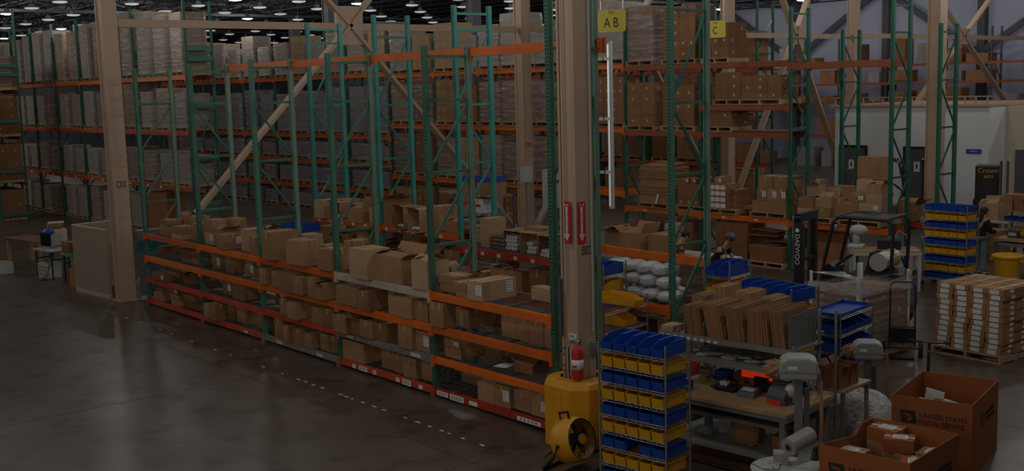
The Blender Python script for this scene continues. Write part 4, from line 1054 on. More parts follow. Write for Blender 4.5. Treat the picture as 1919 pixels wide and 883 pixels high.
# ------------------------------------------------------------------ bins and bin carts
def bin_mesh(w=.17, d=.43, h=.125):
    b = MB(); t = .004; x = w/2
    s, cut = (.55, .38) if h > .14 else (.86, .1)
    side = [(-d/2, 0), (d/2, 0), (d/2, h), (-d/2+d*cut, h), (-d/2-.02, h*s)]
    for sx in (-x, x-t): b.prism(side, sx, sx+t, 'x')
    b.box(-x, x, -d/2, d/2, 0, t); b.box(-x, x, d/2-t, d/2, 0, h)
    b.add([(-x, -d/2, 0), (x, -d/2, 0), (x, -d/2-.02, h*s), (-x, -d/2-.02, h*s), (-x, -d/2+t, 0), (x, -d/2+t, 0), (x, -d/2-.02+t, h*s), (-x, -d/2-.02+t, h*s)], [(0, 1, 2, 3), (7, 6, 5, 4), (3, 2, 6, 7)])
    b.box(-x-.006, -x, -d/2+d*cut, d/2, h-.012, h); b.box(x, x+.006, -d/2+d*cut, d/2, h-.012, h); b.box(-x-.006, x+.006, d/2, d/2+.006, h-.014, h)
    return b
BIN = {}
def bin_(x, y, z, rz, m, label, group, w=.17, d=.43, h=.125):
    k = (m, round(w, 3), d, h)
    if k not in BIN:
        BIN[k] = (bin_mesh(w, d, h).mesh('parts_bin', m), MB().box(-w*.22, w*.22, -d/2-.022, -d/2-.016, h*.15, h*.4).mesh('bin_label', 'label_white'))
    o = mobj('parts_bin', BIN[k][0], None, (x, y, z+.001), rz); tag(o, label, 'bin', group)
    return o
def wire_shelf_mesh(w, d):
    b = MB()
    for z in (-.03, .0):
        b.tube([(-w/2, -d/2, z), (w/2, -d/2, z), (w/2, d/2, z), (-w/2, d/2, z)], .0035, 5, closed=True)
    n = int(w/.035)
    for i in range(n):
        x = -w/2+w*i/n; s = .028 if i % 2 else -.0; b.tube([(x, -d/2, -.03 if i % 2 else 0), (x+w/n, -d/2, 0 if i % 2 else -.03)], .0022, 4); b.tube([(x, d/2, -.03 if i % 2 else 0), (x+w/n, d/2, 0 if i % 2 else -.03)], .0022, 4)
    n2 = int(d/.035)
    for i in range(n2):
        y = -d/2+d*i/n2
        for x in (-w/2, w/2): b.tube([(x, y, -.03 if i % 2 else 0), (x, y+d/n2, 0 if i % 2 else -.03)], .0022, 4)
    n3 = int(w/.03)
    for i in range(1, n3): x = -w/2+w*i/n3; b.bar((x, -d/2, 0), (x, d/2, 0), .003)
    return b
WS = {}
def wire_cart(name, label, x, y, rz, w, d, h, zs, cat='cart', m='wire', castors=True):
    """x,y = front left corner; rz heading"""
    t = thing(name, label, cat, (x, y, 0), rz)
    b0 = .12 if castors else 0
    for px, py in ((0, 0), (w, 0), (w, d), (0, d)):
        b = MB(); b.cyl((px, py, b0), (px, py, h), .0125, n=10)
        k = b0+.05
        while k < h: b.cyl((px, py, k), (px, py, k+.006), .0145, n=8); k += .075
        b.build('post', m, t)
        if castors:
            b = MB(); b.cyl((px, py, .06), (px, py, .13), .012, n=8); b.box(px-.02, px+.02, py-.022, py-.016, .04, .11); b.box(px-.02, px+.02, py+.016, py+.022, .04, .11); b.build('caster', 'chrome', t)
            b = MB(); b.cyl((px, py-.015, .05), (px, py+.015, .05), .05, n=14); b.build('caster_wheel', 'black_rubber', t)
    k = (round(w, 2), round(d, 2), m)
    if k not in WS: WS[k] = wire_shelf_mesh(w, d).mesh('wire_shelf', m)
    for z in zs: mobj('wire_shelf', WS[k], t, (w/2, d/2, z))
    return t
def bins_on(x, y, rz, w, d, z, n, m, rowlab, group, skip=(), h=.125, ext=.0):
    ca, sa = math.cos(rz), math.sin(rz); bw = (w-.05)/n
    for i in range(n):
        if i in skip: continue
        lx = .025+bw*(i+.5); ly = d/2-.01
        cn = 'blue' if 'blue' in m else 'yellow'
        bin_(x+ca*lx-sa*ly, y+sa*lx+ca*ly, z+.003, rz, m, '%s plastic bin, %s from left, %s' % (cn, ORD[i], rowlab), group, bw-.014, d-.03, h)
# cart 1, in front
C1 = (8.99, -1.10, R(7)); zs1 = [1.72-.19*k for k in range(9)]
wire_cart('bin_cart', 'chrome wire bin cart with alternating blue and yellow bins, nearest the camera', C1[0], C1[1], C1[2], .92, .46, 1.86, zs1)
for k, z in enumerate(zs1):
    bins_on(C1[0], C1[1], C1[2], .92, .46, z, 5, 'yellow_bin' if k % 2 else 'blue_bin', '%s shelf from top of the nearest bin cart' % ORD[k], 'bins on the nearest cart', skip=(2,) if k == 6 else (), h=.16 if k == 0 else .13)
# cart 2 by the woman
C2 = (4.62, 13.42, R(-3)); zs2 = [1.72-.19*k for k in range(9)]
wire_cart('bin_cart', 'wire bin cart beside the woman in black, full of blue and yellow bins', C2[0], C2[1], C2[2], 1.06, .46, 1.86, zs2)
for k, z in enumerate(zs2): bins_on(C2[0], C2[1], C2[2], 1.06, .46, z, 5, 'yellow_bin' if k % 2 else 'blue_bin', '%s shelf from top of the cart by the woman' % ORD[k], 'bins on the cart by the woman')
# cart behind the workbench
C3 = (8.06, 2.45, R(-8))
wire_cart('bin_cart', 'wire bin cart behind the upright cardboard bundles, five blue bins on top', C3[0], C3[1], C3[2], 1.1, .5, 1.95, [1.78-.24*k for k in range(7)])
for k in range(5): bins_on(C3[0], C3[1], C3[2], 1.1, .5, 1.78-.24*k, 5, 'yellow_bin' if k % 2 else 'blue_bin', '%s shelf of the cart behind the cardboard bundles' % ORD[k], 'bins on the cart behind the bundles', h=.15)
# cart right of the green post
C4 = (6.80, 3.32, R(8))
wire_cart('bin_cart', 'narrow wire cart of blue and yellow bins right of the green post', C4[0], C4[1], C4[2], .44, .62, 2.0, [1.75, 1.47, 1.15, .8, .4])
for k, z in enumerate((1.75, 1.47, 1.15)): bins_on(C4[0], C4[1], C4[2], .44, .62, z, 2, 'yellow_bin' if k % 2 else 'blue_bin', '%s shelf of the narrow cart by the post' % ORD[k], 'bins on the narrow cart', h=.2)
# cart left of the bags
C5 = (5.33, 2.0, R(6))
wire_cart('bin_cart', 'wire cart with a blue bin over yellow bins, right beside the large column', C5[0], C5[1], C5[2], .55, .55, 1.98, [1.78, 1.52, 1.26, 1.0])
for k, z in enumerate((1.78, 1.52, 1.26)): bins_on(C5[0], C5[1], C5[2], .55, .55, z, 2, 'yellow_bin' if k % 2 else 'blue_bin', '%s shelf of the cart beside the large column' % ORD[k], 'bins on the column cart', h=.17)
# grey wire cart in front of it, bags and papers
C6 = (6.62, 1.2, R(96))
wire_cart('wire_cart', 'grey wire shelf cart with a long yellow bin, between column and bags', 6.72, 1.22, R(97), 1.05, .55, 1.6, [1.45, 1.15, .75], castors=False)
bin_(6.36, 1.95, 1.452, R(98), 'yellow_bin', 'single long yellow bin on the grey wire cart beside the column', None, .24, .62, .16)
bin_(6.3, 1.9, 1.153, R(98), 'yellow_bin', 'yellow bin on the lower tier of the grey wire cart', None, .3, .5, .17)
for i in range(5):
    b = MB(); b.ell((0, 0, 0), .17, .13, .025, 12, 5, jit=.2); o = b.build('crumpled_paper', 'grey_light' if i % 2 else 'green_back', None, (6.45+.02*i, 1.35+.14*i, .79), i*.7, True)
    tag(o, 'crumpled grey-green bag on the lower tier of the grey wire cart, %s from the front' % ORD[i], 'bag', 'crumpled bags on the wire cart')
# blue bin cart right of the bundles, seen from its end
C7 = (8.12, 4.15, R(8))
wire_cart('bin_cart', 'wire cart with a blue tray on top and blue bins, before the wrapped pallet', C7[0], C7[1], C7[2], .5, 1.1, 1.28, [1.2, .93, .66, .39], castors=True)
b = MB(); b.box(-.24, .24, -.53, .53, 0, .006); b.box(-.24, .24, -.53, -.525, .006, .05); b.box(-.24, .24, .525, .53, .006, .05); b.box(-.24, -.235, -.53, .53, .006, .05); b.box(.235, .24, -.53, .53, .006, .05)
tag(b.build('tray', 'blue_bin', None, (8.12+.17, 4.15+.58, 1.204), R(8)), 'shallow bright blue tray on the cart before the wrapped pallet', 'tray')
for k, z in enumerate((.93, .66, .39)):
    for i in range(5):
        lx, ly = .25, .12+.215*i; ca, sa = math.cos(C7[2]), math.sin(C7[2])
        bin_(C7[0]+ca*lx-sa*ly, C7[1]+sa*lx+ca*ly, z+.003, C7[2]+R(90), 'blue_bin', 'blue bin, %s from the front, %s shelf under the blue tray' % (ORD[i], ORD[k]), 'blue bins under the tray', .2, .46, .15)
# left cart behind the front rack
wire_cart('bin_cart', 'wire cart with blue bins over yellow ones behind the front rack, left', -3.45, 1.55, R(4), .95, .5, 1.98, [1.82, 1.55, 1.3])
bins_on(-3.45, 1.55, R(4), .95, .5, 1.82, 4, 'blue_bin', 'top shelf of the cart behind the front rack', 'bins on the left cart', h=.15)
bins_on(-3.45, 1.55, R(4), .95, .5, 1.55, 4, 'yellow_bin', 'second shelf of the cart behind the front rack', 'bins on the left cart', h=.15)
# ------------------------------------------------------------------ clear bags on the wire deck
bagpos = []
for r_, (z, n, x0, y) in enumerate(((1.345, 5, 5.12, 2.93), (1.345, 4, 5.2, 3.33), (1.53, 5, 4.95, 3.08), (1.70, 4, 5.1, 3.2))):
    for i in range(n): bagpos.append((x0+.33*i, y, z, r_, i))
for i, (x, y, z, rr, c_) in enumerate(bagpos):
    b = MB(); rnd.seed(50+i); b.ell((0, 0, .09), .16, .23 if rr != 1 else .14, .088, 16, 10, jit=.09, e=.75)
    o = b.build('plastic_bag', 'clear_bag', None, (x, y, z), rnd.uniform(-.15, .15), True)
    tag(o, 'clear bag of padding, %s from left in the %s of the bag pile' % (ORD[c_], ('front bottom row', 'rear bottom row', 'middle layer', 'top layer')[rr]), 'bag', 'clear bags piled on the wire deck')
    b = MB(); b.ell((0, 0, .09), .125, .18 if rr != 1 else .1, .065, 12, 7, jit=.08, e=.8); b.build('padding', 'grey_light', o, smooth=True)
rnd.seed(11)
for i, (x, y, z, w, d, h, k, l) in enumerate(((5.0, 2.85, .56, .45, .5, .4, 'o', 'open carton with green packs under the bag deck, left'), (5.75, 2.8, .56, .55, .6, .5, 'f', 'sideways open brown carton of papers under the bag deck'), (5.2, 2.75, .0, .8, .6, .3, 'c', 'low pale carton on the floor under the bag deck'))):
    carton(x, x+w, y, y+d, z+.006, h, k, l, None, 'cardboard_pale', 0)
carton(7.2, 7.85, 1.15, 1.75, .0, .85, 'c', 'pale wide carton standing behind the nearest bin cart', None, 'cardboard_pale', .1, tape=False)
bin_(7.6, 1.95, .6, R(10), 'red_plastic', 'red-orange bin behind the nearest bin cart', None, .3, .3, .16)
b = MB(); b.box(-.25, .25, -.2, .2, 0, .58)
tag(b.build('low_cabinet', 'grey_steel', None, (7.6, 1.95, .001), R(10)), 'low grey cabinet holding the red-orange bin', 'cabinet')
# ------------------------------------------------------------------ workbench with riser shelves
WA = R(6); WO = Vector((9.04, .30, 0)); WT = Matrix.Translation(WO) @ Matrix.Rotation(WA, 4, 'Z')
def wl(x, y, z=0): return tuple(WT @ Vector((x, y, z)))
t = thing('workbench', 'packing workbench with a wooden top and grey steel riser shelves', 'workbench', tuple(WO), WA)
b = MB(); b.box(-.45, 1.4, 0, 1.12, .86, .9); o = b.build('worktop', 'wood_top', t); 
b = MB(); b.box(-.45, 1.4, .02, 1.1, .80, .858); b.build('apron', 'grey_steel', t)
b = MB(); b.box(-.4, 1.3, .1, 1.05, .66, .70); b.build('drawer_tray', 'grey_steel', t)
b = MB(); b.box(-.42, 1.3, .08, 1.05, .28, .31); b.build('lower_shelf', 'grey_steel', t)
for x, y in ((-.42, .05), (1.28, .05), (-.42, 1.0), (1.28, 1.0)): b = MB(); b.box(x, x+.07, y, y+.07, 0, .8); b.build('leg', 'grey_steel', t)
for x, y, h_ in ((-.42, 1.02, 1.6), (1.22, 1.02, 1.95), (-.42, .42, 1.6), (1.22, .44, 1.6)): b = MB(); b.box(x, x+.035, y, y+.035, .9, h_); b.build('riser_post', 'grey_steel', t)
b = MB(); b.box(-.65, 1.27, .38, 1.08, 1.53, 1.555); b.box(-.65, 1.27, .37, .385, 1.5, 1.57); b.build('riser_shelf', 'grey_steel', t)
b = MB(); b.box(-.5, 1.27, .38, 1.08, 1.27, 1.295); b.box(-.5, 1.27, .37, .385, 1.24, 1.3); b.build('riser_shelf', 'grey_steel', t)
b = MB()
for i in range(9): b.box(-.62+i*.1, -.57+i*.1, .362, .369, 1.505, 1.535)
b.build('edge_stripe', 'paper', t)
DX = [-.30, -.02, .30, .62, .98, 1.18]
for i, x in enumerate(DX):
    b = MB(); b.prism([(.42, 1.556), (1.06, 1.556), (1.06, 1.97), (.9, 1.97), (.42, 1.72 if i < 4 else 1.94)], x, x+.006, 'x'); b.build('divider', 'grey_steel', t)
def bundle(name, x, y, w, d, h, lean, n, label, m='cardboard_dark', rz=0, z=1.558):
    """flat mailers standing on edge, leaning to the left"""
    t = thing('mailer_bundle', label, 'cardboard bundle', wl(x, y, z), WA+rz)
    b = MB(); s = w/n
    for i in range(n):
        hh = h+rnd.uniform(-.012, .012); xx = i*s; dy = rnd.uniform(-.006, .006); k = lean*h
        b.add([(xx, dy, 0), (xx+s*.86, dy, 0), (xx+s*.86, d+dy, 0), (xx, d+dy, 0), (xx+k, dy, hh), (xx+k+s*.86, dy, hh), (xx+k+s*.86, d+dy, hh), (xx+k, d+dy, hh)],
              [(0, 3, 2, 1), (4, 5, 6, 7), (0, 1, 5, 4), (1, 2, 6, 5), (2, 3, 7, 6), (3, 0, 4, 7)], 0)
    b.build('folded_mailers', m, t)
    return t
bn = [(-.27, .44, .23, .5, .36, -.16, 9, 'leftmost front bundle of flattened mailers, leaning left'), (.04, .44, .23, .55, .40, -.2, 9, 'second front bundle of flattened mailers, leaning left'),
      (.36, .42, .23, .6, .42, -.15, 10, 'third front bundle of flattened mailers beside a grey divider'), (.65, .40, .2, .6, .42, -.05, 12, 'fourth front bundle of flattened mailers with upright edges'),
      (.86, .40, .07, .4, .32, -.1, 4, 'thin short bundle of flattened mailers between two bigger ones'), (.99+.0, .40, .17, .62, .44, -.14, 13, 'rightmost front bundle of flattened mailers, tallest of the row')]
for k in bn: bundle('b', *k)
for i, (x, w, h_) in enumerate(((-.62, .16, .36), (-.3, .2, .5), (.05, .22, .46), (.4, .22, .42))):
    t = bundle('b', x, 1.12, w, .4, h_, -.12, 7, 'brown mailer bundle standing behind the front row, %s from left' % ORD[i], 'cardboard')
b = MB(); b.box(-.62, 1.0, 1.1, 1.6, 1.53, 1.555)
for x in (-.6, .95): b.box(x, x+.03, 1.5, 1.53, 0, 1.55)
sh = tag(b.build('back_shelf', 'grey_steel', None, tuple(WO), WA), 'grey shelf behind the riser holding a second row of mailer bundles', 'shelf')
b = MB()
for i in range(6): b.box(-.09, .09, -.12, .12, i*.012, i*.012+.01)
tag(b.build('folded_mailers', 'cardboard_pale', None, wl(-.55, .52, 1.56), WA), 'small flat pile of brown mailers at the left end of the riser shelf', 'cardboard pile')
for i in range(14):
    b = MB(); q = rnd.uniform(.08, .16); b.ell((0, 0, 0), q, q*.6, .02, 10, 4, jit=.35); o = b.build('plastic_pouch', ['grey_light', 'clear_bag', 'grey_plastic'][i % 3], None, wl(-.4+.115*i, .55+.12*(i % 3), 1.31), rnd.uniform(0, 3), True)
    tag(o, 'grey plastic pouch lying on the lower riser shelf, %s from left' % ORD[i], 'pouch', 'pouches on the lower riser shelf')
# things on the bench top
def on(name, label, cat, x, y, z=.9, rz=0, group=None): return thing(name, label, cat, wl(x, y, z+.001), WA+rz, group)
t = on('platform_scale', 'flat black parcel scale with two tape rolls on the bench', 'scale', .26, .55)
b = MB(); b.box(-.17, .17, -.13, .13, .03, .05); b.box(-.12, .12, -.1, .1, 0, .03); b.build('scale_plate', 'black', t)
for i in range(2):
    o = MB().cyl((0, 0, .03), (0, .07, .03), .03, n=14).build('tape_roll', 'white_plastic', None, wl(.2+.055*i, .5, .952), WA); tag(o, 'small white tape roll, %s of two lying on the black scale' % ('left', 'right')[i], 'tape roll', 'tape rolls on the scale')
t = on('scale_display', 'dark scale display unit with a pale screen on the bench', 'display', .62, .45, rz=.1)
b = MB(); b.prism([(-.1, 0), (.1, 0), (.1, .1), (-.06, .06)], -.11, .11, 'x'); b.build('housing', 'steel_dark', t)
b = MB(); b.add([(-.08, -.05, .072), (.08, -.05, .072), (.08, .05, .092), (-.08, .05, .092)], [(0, 1, 2, 3)]); b.build('screen', 'grey_light', t)
t = on('tape_dispenser', 'dark water-activated tape dispenser with a heap of orange-red tags, bench right', 'dispenser', 1.08, .5, rz=-.15)
b = MB(); b.prism([(-.16, 0), (.18, 0), (.18, .16), (.05, .24), (-.12, .17), (-.16, .1)], -.13, .13, 'x'); b.build('housing', 'steel_dark', t)
b = MB(); b.prism([(-.2, 0), (-.16, 0), (-.16, .05), (-.2, .04)], -.1, .1, 'x'); b.build('front_lip', 'red_plastic', t)
b = MB(); b.ell((.12, .0, .16), .08, .11, .09, 12, 8); b.build('tape_cover', 'grey_light', t, smooth=True)
t = on('label_printer', 'black label printer with cables behind the scale display', 'printer', .62, .85)
b = MB(); b.box(-.1, .1, -.12, .12, 0, .16); b.prism([(-.12, .16), (.12, .16), (.1, .2), (-.08, .19)], -.1, .1, 'x'); b.build('housing', 'black', t)
b = MB(); b.tube([(0, 0, .2), (.03, .05, .35), (.1, .02, .3), (.2, -.05, .05), (.1, -.2, .01)], .006, 6); tag(b.build('cable', 'grey_light', None, wl(.65, .8, .9), WA), 'pale grey cable looping over the bench behind the display', 'cable')
for i in range(8):
    b = MB(); b.tube([(0, 0, .01), (.08, .05, .05), (.16, 0, .01), (.2, -.08, .06), (.12, -.12, .01)], .007, 5); o = b.build('cable', 'black', None, wl(-.25+.16*i, .82+.05*(i % 3), .905), i*.8); tag(o, 'tangled black cable on the bench, %s from left' % ORD[i], 'cable', 'cables on the bench')
t = on('infrared_lamp', 'orange-red glowing heater strip under the riser shelf', 'heater', .55, .75, z=1.04)
b = MB(); b.box(-.22, .22, 0, .05, 0, .13); b.build('glowing_panel', 'heat_glow', t); b = MB(); b.box(-.24, .24, -.01, .06, .13, .15); b.box(-.24, -.22, 0, .06, -.12, .15); b.box(.22, .24, 0, .06, -.12, .15); b.build('frame', 'orange', t)
bin_(*wl(-.2, .2, .9)[:2], .902, WA, 'blue_bin', 'blue bin of white caps on the left end of the bench', None, .2, .26, .1)
for i in range(5): tag(MB().cyl((0, 0, 0), (0, 0, .05), .022, n=10).build('white_cap', 'white_plastic', None, wl(-.26+.03*i, .14+.03*(i % 3), .95), 0), 'white cap in the blue bin on the bench, %s from left' % ORD[i], 'cap', 'caps in the blue bin')
for i, (x, y, w, m) in enumerate(((-.05, .95, .2, 'blue_bin'), (.2, 1.0, .2, 'cardboard'), (-.3, .9, .15, 'cardboard_pale'), (1.0, .95, .22, 'steel_dark'))):
    o = on('small_box', 'small box under the riser shelf on the bench, %s from left' % ORD[i], 'box', x, y, rz=.2*i, group='small boxes on the bench'); open_box_mesh(w, .16, .12).build('box_body', m, o)
for i, (x, h_) in enumerate(((.1, .3), (.75, .28), (1.0, .14))):
    if i == 0:
        t = on('hand_press', 'grey arbor press on the lower shelf of the bench', 'press', x-.1, .5, z=.312)
        b = MB(); b.box(-.1, .1, -.08, .08, 0, .04); b.box(-.025, .025, .02, .07, .04, .32); b.box(-.03, .03, -.08, .07, .24, .32); b.cyl((0, -.05, .1), (0, -.05, .26), .02, n=10); b.build('press_body', 'grey_plastic', t)
        b = MB(); b.cyl((-.12, -.02, .28), (.12, -.02, .28), .01, n=8); b.build('press_handle', 'chrome', t)
    elif i == 1:
        t = on('paper_bag', 'crumpled brown paper bag on the lower shelf of the bench', 'bag', .62, .45, z=.312)
        b = MB(); b.ell((0, 0, .15), .2, .14, .17, 14, 9, jit=.1, e=.6); b.build('bag_body', 'cardboard', t)
    else: carton(*[v for v in (10.0, 10.25)], .75, 1.0, .312, .2, 'c', 'brown carton on the lower shelf of the bench, right of the bag', None, 'cardboard_red', WA)
for i in range(5):
    b = MB(); b.box(-.8+.05*i, .75, -.35+.02*i, .35, .01*i+.002, .01*i+.009); tag(b.build('cardboard_sheet', 'wood_dark' if i % 2 else 'cardboard_dark', None, wl(.4, .55, .02+.001*i), WA+.02*i), 'brown cardboard sheet on the floor under the bench, %s from bottom' % ORD[i], 'cardboard sheet', 'sheets under the bench')
# side table of the bench, right
t = thing('side_table', 'narrow wooden side table with brown cartons right of the workbench', 'table', wl(1.2, 1.36, 0), WA+R(90))
b = MB(); b.box(0, .72, -.2, .2, .86, .89); b.build('table_top', 'wood_top', t)
for x, y in ((.03, -.18), (.65, -.18), (.03, .15), (.65, .15)): MB().box(x, x+.04, y, y+.04, 0, .86).build('leg', 'grey_steel', t)
b = MB(); b.cyl((-.03, -.1, .0), (-.03, -.1, 1.9), .018, n=10); b.build('upright_pipe', 'grey_steel', t)
for i in range(2): 
    o = thing('cardboard_carton', 'tall open brown carton on the side table, %s of two' % ('nearer', 'farther')[i], 'carton', tuple((Matrix.Translation(wl(1.2, 1.36, 0)) @ Matrix.Rotation(WA+R(90), 4, 'Z')) @ Vector((.15+.25*i, .0, .892))), WA+R(90)); open_box_mesh(.22, .26, .26).build('carton_body', 'cardboard_red', o); flap(o, '+y', .22, .26, .26, .09, 40, 'cardboard_red'); flap(o, '-y', .22, .26, .26, .09, 60, 'cardboard_red')
# ------------------------------------------------------------------ paper packing heads on stands
def packing_head(x, y, z, rz, label, paper):
    t = thing('packing_paper_machine', label, 'machine', (x, y, 0), rz)
    b = MB(); b.prism([(-.2, 0), (.2, 0), (.21, .1), (.19, .21), (.1, .25), (-.12, .25), (-.2, .2), (-.215, .1)], -.16, .16, 'y'); o = b.build('machine_head', 'grey_plastic', t, (0, 0, z)); bevel(o, .03, 3)
    b = MB(); b.box(-.218, .218, -.166, .166, .085, .093); b.build('head_seam', 'grey_steel', t, (0, 0, z))
    b = MB(); b.box(-.12, -.02, -.166, -.161, .12, .16); b.build('head_label', 'label_white', t, (0, 0, z))
    b = MB(); b.box(-.045, .045, -.03, .03, .08, z+.02); b.build('stand_column', 'grey_steel', t)
    b = MB(); b.box(.06, .12, -.02, .02, z-.55, z-.12); b.cyl((.03, 0, z-.1), (.03, 0, z), .01); b.build('gas_spring', 'steel_dark', t)
    b = MB(); b.bar((-.3, -.22, .05), (.3, .22, .05), .06, .05); b.bar((-.3, .22, .05), (.3, -.22, .05), .06, .05); b.build('stand_foot', 'grey_steel', t)
    b = MB(); b.tube([(-.04, 0, z-.3), (-.12, -.02, z-.32), (-.15, -.02, z-.25)], .01, 6); b.build('crank_handle', 'black', t)
    for px, py in ((-.28, -.2), (.28, .2), (-.28, .2), (.28, -.2)): MB().cyl((px, py-.015, .03), (px, py+.015, .03), .03, n=12).build('caster_wheel', 'black_rubber', t)
    b = MB()
    if paper == 'down':
        pts = [(.2, 0, z+.06), (.26, 0, z+.02), (.28, .01, z-.2), (.27, -.01, z-.5), (.3, .01, z-.75), (.36, 0, z-.95)]
        for a, c_ in zip(pts, pts[1:]): b.bar(a, c_, .05, .03, up=(0, 1, 0))
        b.ell((.42, 0, z-.95), .12, .1, .1, 10, 6, jit=.25)
    else:
        pts = [(.19, 0, z+.03), (.24, 0, z-.05), (.25, 0, z-.5), (.23, 0, z-.9)]
        for a, c_ in zip(pts, pts[1:]): b.bar(a, c_, .04, .012, up=(0, 1, 0))
    b.build('kraft_paper_strip', 'cardboard', t)
    b = MB(); b.ell((-.26, -.02, z+.1), .12, .09, .1, 10, 7, jit=.25); b.build('crumpled_kraft_paper', 'cardboard', t)
packing_head(10.68, .33, 1.42, R(38), 'grey paper packing machine on a column before the workbench, nearer of two', 'strip')
packing_head(9.15, 4.1, .72, R(38), 'grey paper packing machine with kraft paper hanging down, farther of two', 'down')
# round table with film roll
t = thing('round_table', 'round pale turntable at the bottom edge carrying a film roll holder', 'table', (10.95, -.28, 0))
b = MB(); b.lathe([(0.001, .56), (.34, .56), (.36, .575), (.36, .595), (.34, .61), (0.001, .61)], 40); b.build('table_top', 'grey_light', t, smooth=False)
b = MB(); b.cyl((0, 0, 0), (0, 0, .56), .05, n=14); b.lathe([(.25, 0), (.25, .02), (.06, .05)], 20); b.build('pedestal', 'grey_steel', t)
t = thing('film_dispenser', 'roll of clear film on a grey bracket standing on the round table', 'dispenser', (11.05, -.15, .611), R(35))
b = MB(); b.box(-.05, .2, -.1, .12, 0, .02); b.prism([(-.03, .02), (.1, .02), (.16, .34), (.06, .34)], .1, .13, 'y'); b.build('bracket', 'grey_light', t)
b = MB(); b.cyl((-.12, -.14, .24), (.1, .14, .3), .095, n=24); b.build('film_roll', 'grey_plastic', t, smooth=False)
b = MB(); b.cyl((-.125, -.146, .2385), (-.12, -.14, .24), .042, n=18); b.build('roll_core', 'cardboard_dark', t)
b = MB(); b.cyl((-.127, -.149, .238), (-.12, -.14, .24), .028, n=18); b.build('roll_hole', 'black', t)
b = MB(); b.box(-.28, -.12, -.02, .14, .0, .12); b.build('drive_box', 'grey_plastic', t)
b = MB(); b.ell((-.06, -.02, .012), .15, .12, .012, 18, 6, jit=.35); tag(b.build('film_scrap', 'bubble_film', None, (10.88, -.36, .6115), 0, False), 'crinkled clear film scraps glittering on the round table', 'film')
# bubble wrap pile
b = MB(); rnd.seed(5); vs = []; fs = []; n, k = 28, 14
for i in range(k+1):
    ph = math.pi/2*i/k
    for j in range(n):
        a = 2*math.pi*j/n; q = 1+rnd.uniform(-.05, .05)+.05*math.sin(3*a)
        vs.append((.62*math.cos(ph)**.6*math.cos(a)*q, .42*math.cos(ph)**.6*math.sin(a)*q, .62*math.sin(ph)**.8*(1+.06*math.sin(4*a))))
for i in range(k): fs += [(i*n+j, i*n+(j+1) % n, (i+1)*n+(j+1) % n, (i+1)*n+j) for j in range(n)]
b.add(vs, fs)
o = b.build('bubble_wrap', 'bubble_film', None, (9.75, 2.75, .001), R(25), True); o['kind'] = 'stuff'; tag(o, 'big heap of clear bubble wrap on the floor beyond the workbench', 'bubble wrap')
o2 = MB(); o2.ell((0, 0, .28), .5, .33, .27, 16, 8, jit=.06); o2.build('inner_folds', 'grey_light', o, smooth=True)
rnd.seed(21)
# ------------------------------------------------------------------ big postal cartons
def eagle(parent, x, z, s, y, rot, side):
    """simple slanted emblem panel with a light swept head, on the -Y face or the +X face"""
    def P(u, v): return (x+u*s, z+v*s)
    def poly(pts, m, off, nm):
        b = MB(); pp = [P(*p) for p in pts]
        if side == '-y': b.add([(p[0], y-off, p[1]) for p in pp], [tuple(range(len(pp)))])
        else: b.add([(y+off, p[0], p[1]) for p in pp], [tuple(range(len(pp)))])
        b.build(nm, m, parent)
    poly([(.12, -.38), (1.0, -.38), (.88, .38), (0, .38)], 'ink', .003, 'emblem')
    poly([(.16, .16), (.5, .2), (.74, .02), (.62, -.02), (.42, .06), (.2, .08)], 'postal_red', .005, 'emblem_wing')
    poly([(.2, -.0), (.44, -.06), (.8, -.04), (.62, -.22), (.4, -.3), (.5, -.14)], 'postal_red', .005, 'emblem_wing')
def postal_box(x, y, rz, w, d, h, label, notch, txtx, full):
    t = thing('postal_carton', label, 'carton', (x, y, 0), rz)
    b = MB(); e = .012; X, Y = w/2, d/2
    b.box(-X, X, -Y, Y, .001, .014); b.box(-X, X, -Y, -Y+e, .014, h); b.box(-X, X, Y-e, Y, .014, h); b.box(X-e, X, -Y+e, Y-e, .014, h)
    if notch: b.prism([(-Y+e, .014), (Y-e, .014), (Y-e, h), (Y-.25, h), (Y-.42, h-.1), (-Y+e, h)], -X, -X+e, 'x')
    else: b.box(-X, -X+e, -Y+e, Y-e, .014, h)
    o = b.build('carton_body', 'postal_red', t)
    eagle(t, -X+.1, h-.24, .2, -Y, 0, '-y')
    text_part('print', 'UNITED STATES', .078, 'ink', t, (-X+.33, -Y-.003, h-.205), (R(90), 0, 0), align='LEFT', squash=.98)
    text_part('print', 'POSTAL SERVICE.', .078, 'ink', t, (-X+.32, -Y-.003, h-.29), (R(90), 0, 0), align='LEFT', squash=.9)
    text_part('print', 'PLE USE\nPS', .06, 'ink', t, (X-.52 if full else 0, -Y-.003, h-.55), (R(90), 0, 0), align='LEFT')
    eagle(t, -.25, h-.3, .2, X, 0, '+x')
    text_part('print', 'UNITED STATES\nPOSTAL SERVICE', .07, 'ink', t, (X+.003, .02, h-.3), (R(90), 0, R(90)), align='LEFT', squash=.8)
    return t
postal_box(11.07, 2.80, R(14.5), .93, 1.30, .9, 'large reddish postal carton standing open, farther of the two', False, 0, True)
postal_box(11.70, .52, R(7), .98, 1.22, .9, 'large reddish postal carton full of parcels at the bottom edge, nearer of two', True, 0, False)
